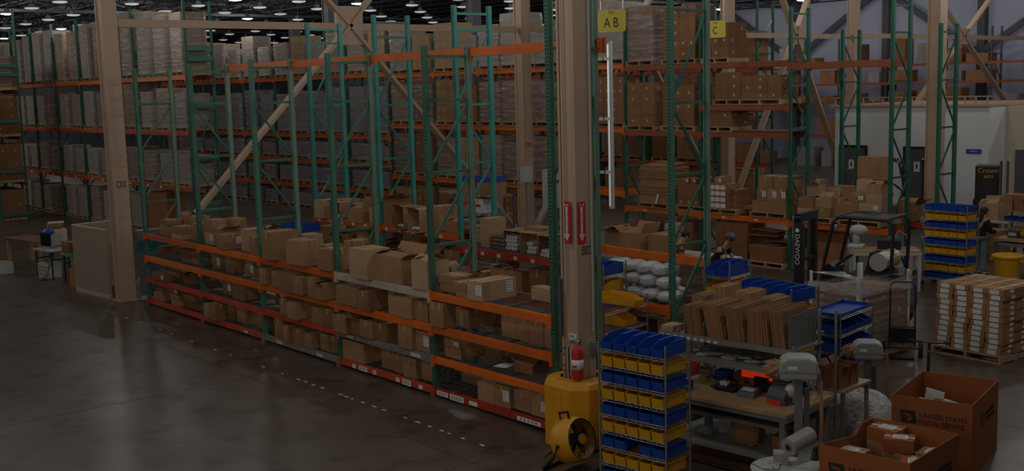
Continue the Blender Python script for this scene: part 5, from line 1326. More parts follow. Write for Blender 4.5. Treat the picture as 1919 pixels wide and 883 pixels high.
pc = [(11.42, .92, .155, .34, .26, .2, 'brown parcel with a white label in the postal carton, rear left'), (11.42, .92, .535, .34, .26, .22, 'brown parcel with a white label, topmost in the nearer postal carton'),
      (11.68, .75, .33, .3, .24, .14, 'brown parcel lying under the tilted white-labelled parcel'), (11.68, .74, .60, .3, .24, .14, 'tilted brown parcel with a white label, centre of the postal carton'),
      (11.32, .35, .38, .36, .28, .16, 'flat parcel with reddish tape at the left of the postal carton'), (11.66, .3, .42, .34, .24, .1, 'flat white-labelled parcel near the front edge of the postal carton'),
      (11.98, .85, .3, .22, .26, .18, 'brown parcel at the right wall of the postal carton'), (12.0, .48, .34, .26, .36, .16, 'brown parcel with a red and white label at the right of the postal carton'), (11.85, .1, .34, .3, .24, .16, 'brown parcel at the front right corner of the postal carton')]
for i, (x, y, z, w, d, h, l) in enumerate(pc):
    t = thing('parcel', l, 'parcel', (x, y, (z+.13 if z > .47 else max(z, .4)+.18)), (.12, .1, -.3, .45, .05, -.15, .2, .5, .3)[i])
    carton_meshes(w, d, h, 'c').build('carton_body', 'postal_red' if i % 2 else 'cardboard', t)
    b = MB(); b.box(-w*.22, w*.28, -d*.25, d*.28, h-.002, h+.003, 0)
    for q in range(4): b.box(-w*.17, w*.2, -d*.18+q*d*.1, -d*.15+q*d*.1, h+.003, h+.004, 1)
    b.build('shipping_label', ['label_white', 'ink_grey'], t); tape_mesh(w, d, h).build('packing_tape', 'tape', t)
b = MB(); b.box(11.3, 12.06, 0.02, 1.02, .02, .57); fil = b.build('parcel_layer', 'cardboard_dark'); tag(fil, 'lower layer of parcels filling the nearer postal carton', 'parcels', None, 'stuff')
for i, (x, y, r_) in enumerate(((10.92, 2.6, .5), (11.05, 2.75, .9), (11.16, 2.72, .2), (11.25, 2.55, .7), (10.75, 3.05, .3))):
    t = thing('parcel', 'pale envelope corner poking up in the farther postal carton, %s from left' % ORD[i], 'parcel', (x, y, .467), r_, 'parcels in the farther postal carton')
    b = MB(); b.add([(-.12, -.03, 0), (.12, -.03, 0), (.14, .03, .26), (-.08, .03, .3), (-.12, -.01, 0), (.12, -.01, 0), (.14, .05, .26), (-.08, .05, .3)], [(0, 1, 2, 3), (7, 6, 5, 4), (3, 2, 6, 7), (0, 3, 7, 4), (1, 5, 6, 2)]); b.build('envelope', 'cardboard_pale' if i % 2 else 'paper', t)
b = MB(); b.box(-.38, .38, -.5, .5, .0, .45); tag(b.build('parcel_layer', 'cardboard_dark', None, (11.07, 2.8, .016), R(14.5)), 'parcels filling the bottom of the farther postal carton', 'parcels', None, 'stuff')
# ------------------------------------------------------------------ pallet of white labelled cartons
PO = Vector((8.11, 7.73, 0)); PA = R(-3.5)
t = thing('wooden_pallet', 'wooden pallet under the tall stack of white-labelled cartons at the right', 'pallet', (8.75, 8.28, .001), PA)
pallet_mesh2(1.26, 1.2, .13).build('pallet_boards', 'pallet_wood', t)
cw, ch, cd = .295, .0905, .38
cb = None
for k in range(12):
    for i in range(4):
        for j in range(3):
            if 0 < i < 3 and j > 0 and k < 11: continue
            jx, jy = rnd.uniform(-.02, .02)+(.02 if (k > 4) else 0)-.01, rnd.uniform(-.01, .01)
            lx, ly = .03+i*(cw+.008)+cw/2+jx-.6, -.57+j*(cd+.006)+cd/2+jy
            ca, sa = math.cos(PA), math.sin(PA)
            X, Y = 8.75+ca*lx-sa*ly, 8.28+sa*lx+ca*ly; Z = .135+k*(ch+.001)
            lab = 'carton on right pallet, %s column from left, %s row deep, %s layer from bottom' % (ORD[i], ORD[j], ORD[k])
            if cb is None:
                cb = thing('cardboard_carton', lab, 'carton', (X, Y, Z), PA, 'labelled cartons on the right pallet')
                carton_meshes(cw, cd, ch, 'c').build('carton_body', 'cardboard', cb)
                MB().box(-.1+.02, .1-.02, -cd/2-.008, -cd/2-.003, .008, ch-.012).build('shipping_label', 'label_white', cb); MB().box(cw/2+.003, cw/2+.008, .02, .12, .02, ch-.02).build('side_label', 'label_white', cb)
                tape_mesh(cw, cd, ch, False).build('packing_tape', 'tape', cb)
            else: dup(cb, lab, (X, Y, Z), PA+rnd.uniform(-.01, .01))
t = thing('wooden_pallet', 'corner of a wooden pallet with brown cartons at the right edge', 'pallet', (10.9, 9.3, .001), 0); pallet_mesh2(1.2, 1.0).build('pallet_boards', 'pallet_wood', t)
# ------------------------------------------------------------------ wrapped pallet near the hand truck
t = thing('wrapped_pallet_load', 'tall shrink-wrapped load of brown cartons with white corner posts, near the hand truck', 'pallet load', (7.15, 6.98, .001), R(-6))
pallet_mesh2(1.1, 1.35, .13).build('pallet_boards', 'pallet_wood', t)
b = stack_mesh(1.02, 1.28, 1.0, 2, 3, 4, 'cardboard', 1); b.build('carton_stack', ['cardboard', 'label_white'], t, (0, 0, .132))
wrap_mesh(1.04, 1.3, 1.12).build('stretch_wrap', 'stretch_film', t, (0, 0, .1), smooth=True)
for x, y in ((-.53, -.66), (.53, -.66), (.53, .66), (-.53, .66)):
    b = MB(); b.box(x-.065*(x > 0), x+.065*(x < 0), y-.004, y+.004, .13, 1.42); b.box(x-.004, x+.004, y-.065*(y > 0), y+.065*(y < 0), .13, 1.42); b.build('corner_post', 'white_plastic', t)
b = MB(); n = 10; vs = []
for i in range(n+1):
    q = i/n
    for z in (1.09+.02*math.sin(9*q), 1.24+.17*q*q+rnd.uniform(-.01, .01)): vs.append((-.56+1.12*q, -.68+rnd.uniform(-.015, .01), z))
b.add(vs, [(2*i, 2*i+2, 2*i+3, 2*i+1) for i in range(n)])
vs = []
for i in range(n+1):
    q = i/n
    for z in (1.09, 1.41-.12*math.sin(math.pi*q)): vs.append((.56+rnd.uniform(-.01, .015), -.68+1.36*q, z))
b.add(vs, [(2*i, 2*i+2, 2*i+3, 2*i+1) for i in range(n)])
b.build('loose_film', 'film_white', t)
b = MB(); b.add([(-.55, -.67, 1.4), (.55, -.67, 1.41), (.55, .67, 1.4), (-.1, .3, 1.17), (-.55, .2, 1.3)], [(0, 1, 3, 4), (1, 2, 3)]); b.build('film_cap', 'film_white', t)
# ------------------------------------------------------------------ hand truck
t = thing('hand_truck', 'black two-wheeled hand truck standing between the wrapped load and labelled cartons', 'hand truck', (7.93, 7.05, 0), R(32))
b = MB(); b.tube([(-.2, 0, .2), (-.2, .03, 1.15), (-.19, .04, 1.24), (-.14, .05, 1.28), (.14, .05, 1.28), (.19, .04, 1.24), (.2, .03, 1.15), (.2, 0, .2)], .014, 8); b.build('frame', 'black', t)
for z in (.28, .48, .52): MB().tube([(-.2, .01, z), (.2, .01, z)], .01, 8).build('cross_bar', 'black', t)
MB().box(-.22, .22, -.02, -.01, .25, .5).build('nose_plate', 'black', t)
MB().box(-.2, .2, -.2, 0, .02, .035).build('toe_plate', 'black', t)
for x in (-.3, .3): MB().cyl((x-.035, .08, .14), (x+.035, .08, .14), .14, n=20).build('wheel', 'black_rubber', t); MB().cyl((x-.038, .08, .14), (x+.038, .08, .14), .05, n=14).build('wheel_hub', 'grey_plastic', t)
MB().tube([(-.27, .08, .14), (.27, .08, .14)], .012, 8).build('axle', 'black', t)
# ------------------------------------------------------------------ kick scooter
t = thing('kick_scooter', 'black folding scooter with a red collar leaning behind the farther postal carton', 'scooter', (10.0, 4.25, 0), R(20))
MB().tube([(0, -.03, .12), (.0, .02, .7), (.0, .07, 1.02)], .021, 10).build('stem', 'black', t)
MB().cyl((0, .058, .9), (0, .064, .93), .03, n=12).build('stem_collar', 'red', t)
MB().tube([(-.25, .0, 1.06), (-.12, .06, 1.04), (0, .07, 1.03), (.12, .06, 1.04), (.25, .0, 1.06)], .011, 8).build('handlebar', 'black', t)
for x in (-.27, .2): MB().cyl((x, 0, 1.06), (x+.09, 0, 1.06), .018, n=10).build('grip', 'black_rubber', t)
MB().tube([(-.1, .06, 1.05), (-.16, -.03, .98), (-.08, -.02, .88), (0, .05, .8)], .004, 5).build('brake_cable', 'black_rubber', t)
MB().box(-.07, .07, .05, .6, .08, .11).build('deck', 'black', t)
for y in (-.05, .68): MB().cyl((-.02, y, .09), (.02, y, .09), .09, n=18).build('wheel', 'black_rubber', t)
# ------------------------------------------------------------------ forklifts
def forklift(x, y, rz, label, brand=True):
    t = thing('forklift', label, 'forklift', (x, y, 0), rz)   # +X is backwards, mast at x<0
    for yy in (-.42, .3):
        b = MB(); b.box(-.12, 0, yy, yy+.12, .1, 2.12); b.build('mast_rail', 'black', t)
        b = MB(); b.box(-.16, -.12, yy+.02, yy+.1, .15, 2.02); b.build('inner_mast', 'steel_dark', t)
    b = MB(); b.box(-.13, .01, -.42, .42, 1.98, 2.14); b.box(-.1, 0, -.42, .42, 1.2, 1.26); b.box(-.1, 0, -.42, .42, .4, .48); b.build('mast_crossbar', 'black', t)
    for yy in (-.16, .1): MB().cyl((-.05, yy, .2), (-.05, yy, 1.9), .03, n=10).build('lift_cylinder', 'steel_dark', t)
    b = MB(); b.box(-.2, -.16, -.45, .45, .18, .3); b.box(-.2, -.16, -.45, .45, .5, .6); b.build('fork_carriage', 'black', t)
    for yy in (-.3, .2): b = MB(); b.box(-.24, -.2, yy, yy+.1, .06, .6); b.box(-1.15, -.2, yy, yy+.1, .04, .08); b.build('fork', 'steel_dark', t)
    b = MB(); b.prism([(.1, .25), (1.9, .25), (2.0, .5), (1.95, 1.0), (1.3, 1.05), (1.1, .75), (.55, .6), (.5, .8), (.1, .8)], -.45, .45, 'y'); o = b.build('chassis', 'steel_dark', t); bevel(o, .04)
    b = MB(); b.prism([(1.35, 1.05), (1.95, 1.0), (1.95, 1.1), (1.4, 1.12)], -.42, .42, 'y'); b.build('engine_hood', 'black', t)
    MB().cyl((1.5, -.35, 1.3), (1.5, .4, 1.3), .17, n=20).build('propane_tank', 'propane', t, smooth=False)
    MB().cyl((1.5, .12, 1.3), (1.5, .2, 1.3), .178, n=20).build('tank_strap', 'yellow_bin', t)
    b = MB(); b.box(.85, 1.25, -.22, .22, .95, 1.03); b.prism([(1.18, 1.0), (1.3, 1.0), (1.36, 1.45), (1.28, 1.45)], -.2, .2, 'y'); b.build('seat', 'black_rubber', t)
    b = MB(); b.prism([(.35, .6), (.55, .6), (.62, 1.12), (.5, 1.2), (.38, 1.1)], -.25, .25, 'y'); b.build('dashboard', 'black', t)
    b = MB(); cx, cz = .72, 1.25; b.tube([(cx+.19*math.cos(a)*.75, .19*math.sin(a), cz+.19*math.cos(a)*.6) for a in [2*math.pi*k/20 for k in range(20)]], .014, 6, closed=True); b.bar((cx, 0, cz), (.55, 0, 1.1), .04); b.bar((cx-.12, 0, cz-.1), (cx+.12, 0, cz+.1), .02); b.build('steering_wheel', 'black', t)
    for yy in (-.43, .43):
        b = MB(); b.tube([(.42, yy, .8), (.5, yy, 1.3), (.66, yy, 2.02), (.74, yy, 2.1), (.9, yy, 2.12), (1.7, yy, 2.1), (1.78, yy, 2.04), (1.8, yy, 1.9), (1.76, yy, 1.0)], .035, 8); b.build('overhead_guard_post', 'black', t)
    b = MB()
    if brand: b.box(.72, 1.75, -.43, .43, 2.1, 2.125)
    else:
        for i in range(8): x_ = .75+i*.135; b.box(x_, x_+.05, -.43, .43, 2.1, 2.13)
    b.build('overhead_guard', 'black', t)
    if brand:
        for x_ in (.72, 1.22, 1.72): MB().box(x_-.02, x_+.02, -.44, .44, 2.1, 2.145).build('guard_bar', 'steel_dark', t)
    b = MB(); b.cyl((.62, -.3, 1.9), (.7, -.3, 1.9), .07, .05, n=14); b.build('work_light', 'grey_plastic', t)
    for x_, r_ in ((.35, .28), (1.65, .24)):
        for yy in (-.5, .36): MB().cyl((x_, yy, r_), (x_, yy+.14, r_), r_, n=22).build('wheel', 'black_rubber', t); MB().cyl((x_, yy-.005, r_), (x_, yy+.145, r_), r_*.5, n=16).build('wheel_rim', 'grey_plastic', t)
    return t
t = forklift(5.0, 8.55, R(12), 'black and grey forklift with tall mast parked behind the wrapped pallet load')
text_part('brand_text', 'DAEWOO', .13, 'paper', t, (-.06, -.4225, 1.45), (R(90), R(90), 0), squash=1.0)
b = MB(); b.cyl((-.06, -.42, 1.82), (-.06, -.424, 1.82), .04, n=16); b.build('brand_roundel', 'label_white', t)
b = MB(); b.box(-.1, .0, -.425, -.42, 2.06, 2.1); b.build('brand_plate', 'ink_blue', t)
text_part('brand_text', 'DAEWOO', .07, 'ink_blue', t, (-.135, 0, 2.09), (R(90), 0, R(-90))); MB().box(-.136, -.13, -.2, .2, 2.01, 2.035).build('brand_stripe', 'red', t)
t = forklift(-.75, 22.6, R(180+28), 'dark forklift roof guard before the white office wall, far right', False)
t = thing('reach_truck', 'dark reach truck mast with yellow lettering before the beige office wall', 'forklift', (1.25, 22.9, 0), R(25))
b = MB(); b.box(-.4, .3, -.45, .4, .1, 1.0); b.box(-.35, .3, -.42, .38, 1.0, 2.0); o = b.build('truck_body', 'black', t); bevel(o, .03)
for x in (.32, .5): MB().box(x, x+.08, -.4, -.3, .1, 2.15).build('mast_rail', 'steel_dark', t)
text_part('brand_text', 'Crown', .2, 'yellow_bin', t, (-.0, -.425, 1.86), (R(90), 0, 0)); text_part('brand_text', '6003', .13, 'yellow_bin', t, (.02, -.425, 1.68), (R(90), 0, 0))
MB().cyl((-.2, -.46, .14), (-.2, -.3, .14), .14, n=16).build('wheel', 'black_rubber', t); MB().cyl((.2, -.46, .14), (.2, -.3, .14), .14, n=16).build('wheel', 'black_rubber', t)
# ------------------------------------------------------------------ grey table with printer behind the wrapped load
t = thing('work_table', 'light grey table with a wooden top behind the wrapped pallet load', 'table', (4.1, 12.35, 0), R(40))
b = MB(); b.box(-.55, .9, -.35, .35, .86, .9); b.build('table_top', 'wood_top', t)
MB().box(-.56, .91, -.36, .36, .8, .86).build('table_frame', 'grey_light', t)
for x, y in ((-.54, -.34), (.84, -.34), (.84, .28), (-.54, .28)): MB().box(x, x+.06, y, y+.06, 0, .8).build('leg', 'grey_light', t)
MB().box(-.4, .8, -.25, .25, .28, .31).build('lower_shelf', 'grey_light', t)
t = thing('label_printer', 'black label printer on the grey table left of the bin cart', 'printer', (4.3, 12.55, .901), R(30)); b = MB(); b.box(-.25, .25, -.16, .16, 0, .2); b.prism([(-.16, .2), (.16, .2), (.12, .27), (-.12, .25)], -.24, .24, 'x'); b.build('housing', 'black', t)
MB().tube([(.1, 0, .25), (.2, .05, .4), (.35, .1, .3), (.4, .1, .02)], .008, 5).build('cable', 'grey_light', t)
t = thing('packing_paper_machine', 'light grey curved paper machine at the left end of the grey table', 'machine', (3.72, 12.15, .901), R(20)); b = MB(); b.box(-.16, .16, -.14, .14, 0, .1); b.box(-.06, .06, -.05, .05, .1, .4); b.ell((.05, 0, .42), .2, .15, .12, 14, 8); b.build('machine_body', 'grey_light', t, smooth=True)
for i, (x, y) in enumerate(((4.15, 12.85), (4.5, 13.1))): carton(x-.2, x+.2, y-.2, y+.2, .0, .3+.1*i, 'c', 'brown carton on the floor under the grey table, %s' % ('left', 'right')[i], 'cartons under the grey table', 'cardboard_red', .5)
# ------------------------------------------------------------------ second workbench, far right
t = thing('workbench', 'second packing bench at the right edge, behind the yellow barrel', 'workbench', (5.15, 15.6, 0), R(-4))
MB().box(0, 2.2, 0, .9, .84, .9).build('worktop', 'wood_top', t); MB().box(0, 2.2, .02, .88, .72, .8).build('apron', 'grey_steel', t)
for x, y in ((.02, .02), (2.1, .02), (.02, .82), (2.1, .82)): MB().box(x, x+.06, y, y+.06, 0, .8).build('leg', 'grey_steel', t)
MB().box(0, 2.2, .1, .85, .3, .33).build('lower_shelf', 'grey_steel', t)
for z in (1.25, 1.5): MB().box(-.1, 2.2, .35, .9, z, z+.025).build('riser_shelf', 'grey_steel', t)
for x in (-.08, 2.1): MB().box(x, x+.04, .85, .89, .9, 1.6).build('riser_post', 'grey_steel', t)
for i in range(7):
    x = 5.15+.3*i; t = thing('mailer_bundle', 'brown mailer bundle on the riser of the second bench, %s from left' % ORD[i], 'cardboard bundle', (x, 16.0-.02*i, 1.53), R(-4))
    b = MB()
    for q in range(8): k = -.06*(i % 3); b.add([(q*.03, 0, 0), (q*.03+.026, 0, 0), (q*.03+.026, .4, 0), (q*.03, .4, 0), (q*.03+k, 0, .36), (q*.03+.026+k, 0, .36), (q*.03+.026+k, .4, .36), (q*.03+k, .4, .36)], [(0, 3, 2, 1), (4, 5, 6, 7), (0, 1, 5, 4), (1, 2, 6, 5), (2, 3, 7, 6), (3, 0, 4, 7)])
    b.build('folded_mailers', 'cardboard_red' if i % 2 else 'cardboard', t)
for i in range(6):
    bin_(5.3+.32*i, 16.15-.02*i, 1.276, R(-4), 'blue_bin', 'small blue bin on the lower riser of the second bench, %s from left' % ORD[i], 'small bins on the second bench', .2, .3, .09)
t = thing('tape_dispenser', 'dark tape dispenser with pale cover on the second bench', 'dispenser', (5.95, 15.85, .901), 0); MB().prism([(-.16, 0), (.16, 0), (.16, .16), (0, .24), (-.16, .12)], -.14, .14, 'x').build('housing', 'steel_dark', t); MB().ell((.1, 0, .16), .1, .1, .08).build('tape_cover', 'grey_light', t, smooth=True)
t = thing('scale_display', 'blue-grey boxy device on the second bench by the woman', 'display', (5.5, 15.9, .901), 0); MB().box(-.12, .12, -.1, .1, 0, .16).build('housing', 'steel_dark', t); MB().box(-.09, .09, -.105, -.1, .05, .12).build('screen', 'grey_light', t)
bin_(5.6, 16.1, .94, 0, 'yellow_bin', 'shallow yellow tray at the back of the second bench', None, .5, .3, .12)
t = thing('packing_paper_machine', 'grey paper machine head at the right edge of the second bench', 'machine', (6.55, 15.3, 0), 0)
b = MB(); b.prism([(-.18, 1.02), (.2, 1.02), (.2, 1.22), (.1, 1.28), (-.12, 1.26), (-.2, 1.15)], -.14, .14, 'y'); o = b.build('machine_head', 'grey_plastic', t); bevel(o, .03, 2); MB().box(-.04, .04, -.03, .03, .05, 1.03).build('stand_column', 'grey_steel', t); MB().box(-.25, .25, -.2, .2, 0, .05).build('stand_foot', 'grey_steel', t); MB().ell((-.26, -.05, 1.1), .14, .1, .09, 10, 6, jit=.25).build('crumpled_kraft_paper', 'cardboard', t)
t = thing('waste_barrel', 'large yellow plastic barrel bin between bench and labelled cartons', 'barrel', (6.12, 14.35, .0)); b = MB(); b.lathe([(.22, .02), (.25, .1), (.29, .62), (.30, .66), (.34, .68), (.34, .72), (.31, .74), (.29, .74), (.27, .6), (.23, .12)], 26); b.build('barrel_shell', 'yellow_bin', t, smooth=True)
for s in (-1, 1): MB().box(.33*s-.04, .33*s+.04, -.07, .07, .6, .64).build('barrel_handle', 'yellow_bin', t)
text_part('barrel_print', 'BRUTE', .06, 'ink_grey', t, (0, -.315, .52), (R(90), 0, 0))
# far counter with bins (upper right)
for i, (x, y, m, w) in enumerate(((4.3, 19.2, 'blue_bin', .9), (5.3, 19.0, 'blue_bin', .5), (5.0, 19.9, 'yellow_bin', 1.0), (6.0, 19.4, 'blue_bin', 1.0))):
    wire_cart('bin_cart', 'distant wire cart topped with %s bins at the right edge, %s from left' % ('yellow' if 'yel' in m else 'blue', ORD[i]), x-.4-.6*i*.2, y, R(-5), w, .5, 1.5, [1.3, 1.0, .7, .4])
    bins_on(x-.4-.6*i*.2, y, R(-5), w, .5, 1.3, 4, m, 'top shelf of the %s distant cart' % ORD[i], 'bins on the distant carts', h=.2)
for i, (x, y, z, w, h_) in enumerate(((3.2, 18.6, .9, .5, .45), (3.65, 18.7, .9, .35, .4), (3.45, 17.9, .0, .6, .5), (3.9, 17.6, .0, .5, .8), (4.4, 17.8, .9, .35, .5))):
    carton(x, x+w, y, y+.4, z if z < .5 else .901, h_, 'c' if i % 2 else 'o', 'brown carton between the tall column and the distant bin carts, %s from left' % ORD[i], 'cartons beyond the column', 'cardboard' if i % 2 else 'cardboard_pale', .1)
t = thing('work_table', 'distant grey table of cartons right of the tall column', 'table', (3.05, 18.4, 0)); MB().box(0, 2.0, 0, .8, .86, .9).build('table_top', 'grey_light', t)
for x, y in ((.02, .02), (1.9, .02), (.02, .72), (1.9, .72)): MB().box(x, x+.05, y, y+.05, 0, .86).build('leg', 'grey_steel', t)
# ------------------------------------------------------------------ packing table behind the bags
t = thing('packing_table', 'wide pale packing table where people work behind the clear bags', 'table', (-.9, 8.3, 0), R(0))
MB().box(0, 3.6, 0, 1.1, .88, .93).build('table_top', 'grey_light', t)
for x, y in ((.05, .05), (3.5, .05), (.05, 1.0), (3.5, 1.0)): MB().box(x, x+.06, y, y+.06, 0, .88).build('leg', 'grey_steel', t)
carton(-.62, -.1, 8.5, 8.95, .93, .42, 'o', 'open brown carton on the packing table, left', None, 'cardboard', 0); carton(-.05, .62, 8.42, 8.95, .93, .42, 'o', 'big open brown carton with a small label on the packing table', None, 'cardboard', 0)
t = thing('carton_sheets', 'stack of flattened brown cartons on the packing table behind the green post', 'cardboard stack', (1.08, 8.75, .931)); b = MB()
for i in range(22): b.box(-.3+rnd.uniform(-.02, .02), .32, -.25, .25, i*.02, i*.02+.017)
b.build('flattened_cartons', 'cardboard', t)
# ------------------------------------------------------------------ people
def skinned(t, nm, J, edges, rad, m, grow=0.0, root=None, sub=2):
    vv = []
    for e in edges:
        for n in e:
            if n not in vv: vv.append(n)
    import bmesh
    bm = bmesh.new(); lay = bm.verts.layers.skin.verify(); V = {}
    for n in vv:
        v = bm.verts.new(J[n]); r_ = rad(n)+grow; v[lay].radius = (r_*(1.25 if n in ('pelvis', 'belly', 'chest') else 1), r_*(.8 if n in ('pelvis', 'belly', 'chest') else 1)); V[n] = v
        if n == (root or vv[0]): v[lay].use_root = True
    for a, c_ in edges: bm.edges.new((V[a], V[c_]))
    me = bpy.data.meshes.new(nm); bm.to_mesh(me); bm.free(); me.materials.append(M[m])
    o = mobj(nm, me, t); md = o.modifiers.new('skin', 'SKIN'); md.use_smooth_shade = True; md.branch_smoothing = .6
    s = o.modifiers.new('sub', 'SUBSURF'); s.levels = sub; s.render_levels = sub
    return o
def make_person(x, y, rz, label, J, top, bottom, hair, hairlen=.1, short=True, cap=None, face=-1):
    t = thing('person', label, 'person', (x, y, 0), rz)
    RAD = dict(pelvis=.12, belly=.105, chest=.12, neck=.05, head=.082, crown=.07, sh=.052, el=.038, wr=.026, pa=.026, hip=.08, kn=.055, an=.04, toe=.038)
    rad = lambda n: RAD.get(n, RAD.get(n[:-1], .03)) if n in RAD or n[:-1] in RAD else (.009)
    E = [('pelvis', 'belly'), ('belly', 'chest'), ('chest', 'neck'), ('neck', 'head'), ('head', 'crown')]
    for s in 'lr':
        E += [('chest', 'sh'+s), ('sh'+s, 'el'+s), ('el'+s, 'wr'+s), ('wr'+s, 'pa'+s), ('pelvis', 'hip'+s), ('hip'+s, 'kn'+s), ('kn'+s, 'an'+s), ('an'+s, 'toe'+s)]
        wr, pa = Vector(J['wr'+s]), Vector(J['pa'+s]); d = (pa-wr).normalized(); side = d.cross(Vector((0, 0, 1))).normalized() if abs(d.z) < .9 else Vector((1, 0, 0)); up = side.cross(d)
        for q in range(4):
            b0 = pa+side*(q-1.5)*.019; b1 = b0+d*(.035+.006*(q in (1, 2)))-up*.006; b2 = b1+d*.025-up*.022
            J['f%da%s' % (q, s)] = tuple(b0+d*.012); J['f%db%s' % (q, s)] = tuple(b1); J['f%dc%s' % (q, s)] = tuple(b2)
            E += [('pa'+s, 'f%da%s' % (q, s)), ('f%da%s' % (q, s), 'f%db%s' % (q, s)), ('f%db%s' % (q, s), 'f%dc%s' % (q, s))]
        th = wr.lerp(pa, .4)+side*(.035 if s == 'l' else -.035); J['t1'+s] = tuple(th); J['t2'+s] = tuple(th+d*.045+side*(.012 if s == 'l' else -.012)-up*.012)
        E += [('wr'+s, 't1'+s), ('t1'+s, 't2'+s)]
    skinned(t, 'body', J, E, rad, 'skin', 0, 'pelvis')
    te = [('pelvis', 'belly'), ('belly', 'chest')]; JJ = dict(J)
    for s in 'lr':
        sh, el = Vector(J['sh'+s]), Vector(J['el'+s]); JJ['sl'+s] = tuple(sh.lerp(el, .6 if short else 1.0)); te += [('chest', 'sh'+s), ('sh'+s, 'sl'+s)]
        if not short: JJ['sw'+s] = tuple(el.lerp(Vector(J['wr'+s]), .85)); te += [('sl'+s, 'sw'+s)]
    R2 = dict(RAD); R2.update(sl=.045, sw=.034)
    skinned(t, 'shirt', JJ, te, lambda n: R2.get(n, R2.get(n[:-1], .04)), top, .018, 'pelvis')
    be = []
    for s in 'lr': JJ['ca'+s] = tuple(Vector(J['kn'+s]).lerp(Vector(J['an'+s]), .92)); be += [('pelvis', 'hip'+s), ('hip'+s, 'kn'+s), ('kn'+s, 'ca'+s)]
    R2.update(ca=.045, pelvis=.122)
    skinned(t, 'trousers', JJ, be, lambda n: R2.get(n, R2.get(n[:-1], .04)), bottom, .014, 'pelvis')
    for s in 'lr':
        b = MB(); a, q = Vector(J['an'+s]), Vector(J['toe'+s]); c_ = (a+q)/2; b.ell((c_.x, c_.y, .045), .05, .14, .045, 12, 6); b.build('shoe', 'black', t, smooth=True)
    h, cr, nk = Vector(J['head']), Vector(J['crown']), Vector(J['neck']); ax = (cr-nk).normalized()
    fd = Vector((0, face, 0)); fd = (fd-ax*fd.dot(ax)).normalized(); sd = ax.cross(fd)
    b = MB(); b.ell((0, 0, 0), .092, .098, .105, 16, 10)
    if hairlen > .15: b.ell((0, .05, -hairlen*.5), .07, .05, hairlen*.6, 12, 8)
    m3 = Matrix((( -sd.x, -fd.x, ax.x), (-sd.y, -fd.y, ax.y), (-sd.z, -fd.z, ax.z))).to_4x4(); pos = h.lerp(cr, .62)-fd*.022
    o = b.build('hair', hair, t, smooth=True); o.matrix_local = Matrix.Translation(pos) @ m3
    b = MB()                                             # face: nose, eyes, mouth, ears
    fc = h+ax*.02+fd*.078
    b.ell(tuple(fc-ax*.0+fd*.012), .011, .014, .02, 8, 6); b.build('nose', 'skin', t, smooth=True)
    for s in (-1, 1): MB().ell(tuple(h+ax*.035+fd*.078+sd*.03*s), .011, .008, .007, 8, 5).build('eye', 'ink', t); MB().ell(tuple(h+ax*.01+sd*.088*s), .012, .02, .03, 8, 6).build('ear', 'skin', t, smooth=True)
    MB().ell(tuple(fc-ax*.045+fd*.002), .022, .008, .006, 8, 5).build('mouth', 'red_beam', t)
    if cap: o = MB().ell((0, 0, .03), .104, .11, .08, 16, 8).build('cap', cap, t, smooth=True); o.matrix_local = Matrix.Translation(pos) @ m3
    return t
def stand(hh=1.65, lean=0.0, arms='work', turn=0):
    k = hh/1.65; L = lambda a, b_, c_: (a*k, b_*k, c_*k)
    dy = -lean
    J = dict(pelvis=L(0, 0, .92), belly=L(0, dy*.35, 1.06), chest=L(0, dy*.75, 1.27), neck=L(0, dy*1.02, 1.43), head=L(0, dy*1.15-.02, 1.52), crown=L(0, dy*1.22-.02, 1.60))
    for s, q in (('l', 1), ('r', -1)):
        J['sh'+s] = L(.17*q, dy*.85, 1.36); J['hip'+s] = L(.09*q, 0, .87); J['kn'+s] = L(.10*q, -.03, .48); J['an'+s] = L(.10*q, .02, .09); J['toe'+s] = L(.11*q, -.12, .05)
        if arms == 'work': J['el'+s] = L(.2*q, dy-.05, 1.08); J['wr'+s] = L(.13*q, dy-.28, 1.08); J['pa'+s] = L(.11*q, dy-.34, 1.07)
        else: J['el'+s] = L(.22*q, dy*.9+.02, 1.08); J['wr'+s] = L(.22*q, dy*.8-.06, .86); J['pa'+s] = L(.22*q, dy*.8-.08, .80)
    return J
make_person(4.98, 15.3, R(180-25), 'woman with dark hair, black top and jeans working at the second bench', stand(1.62, .08), 'cloth_black', 'denim', 'hair', .28, short=False)
make_person(.25, 9.9, R(70), 'dark-haired person seen above the open cartons on the packing table', stand(1.72, .05), 'cloth_grey', 'denim', 'hair', .1)
make_person(1.75, 7.75, R(150), 'person in red bending over the packing table, behind the green post', stand(1.55, .55), 'cloth_red', 'denim', 'hair', .1)
make_person(2.75, 8.2, R(100), 'person leaning over the right end of the packing table with a bare bent arm', stand(1.58, .45), 'cloth_black', 'denim', 'hair', .1, cap='steel_dark')
make_person(4.0, 14.75, R(200), 'person partly hidden behind the printer table near the green posts', stand(1.65, .1), 'cloth_grey', 'denim', 'hair', .1)
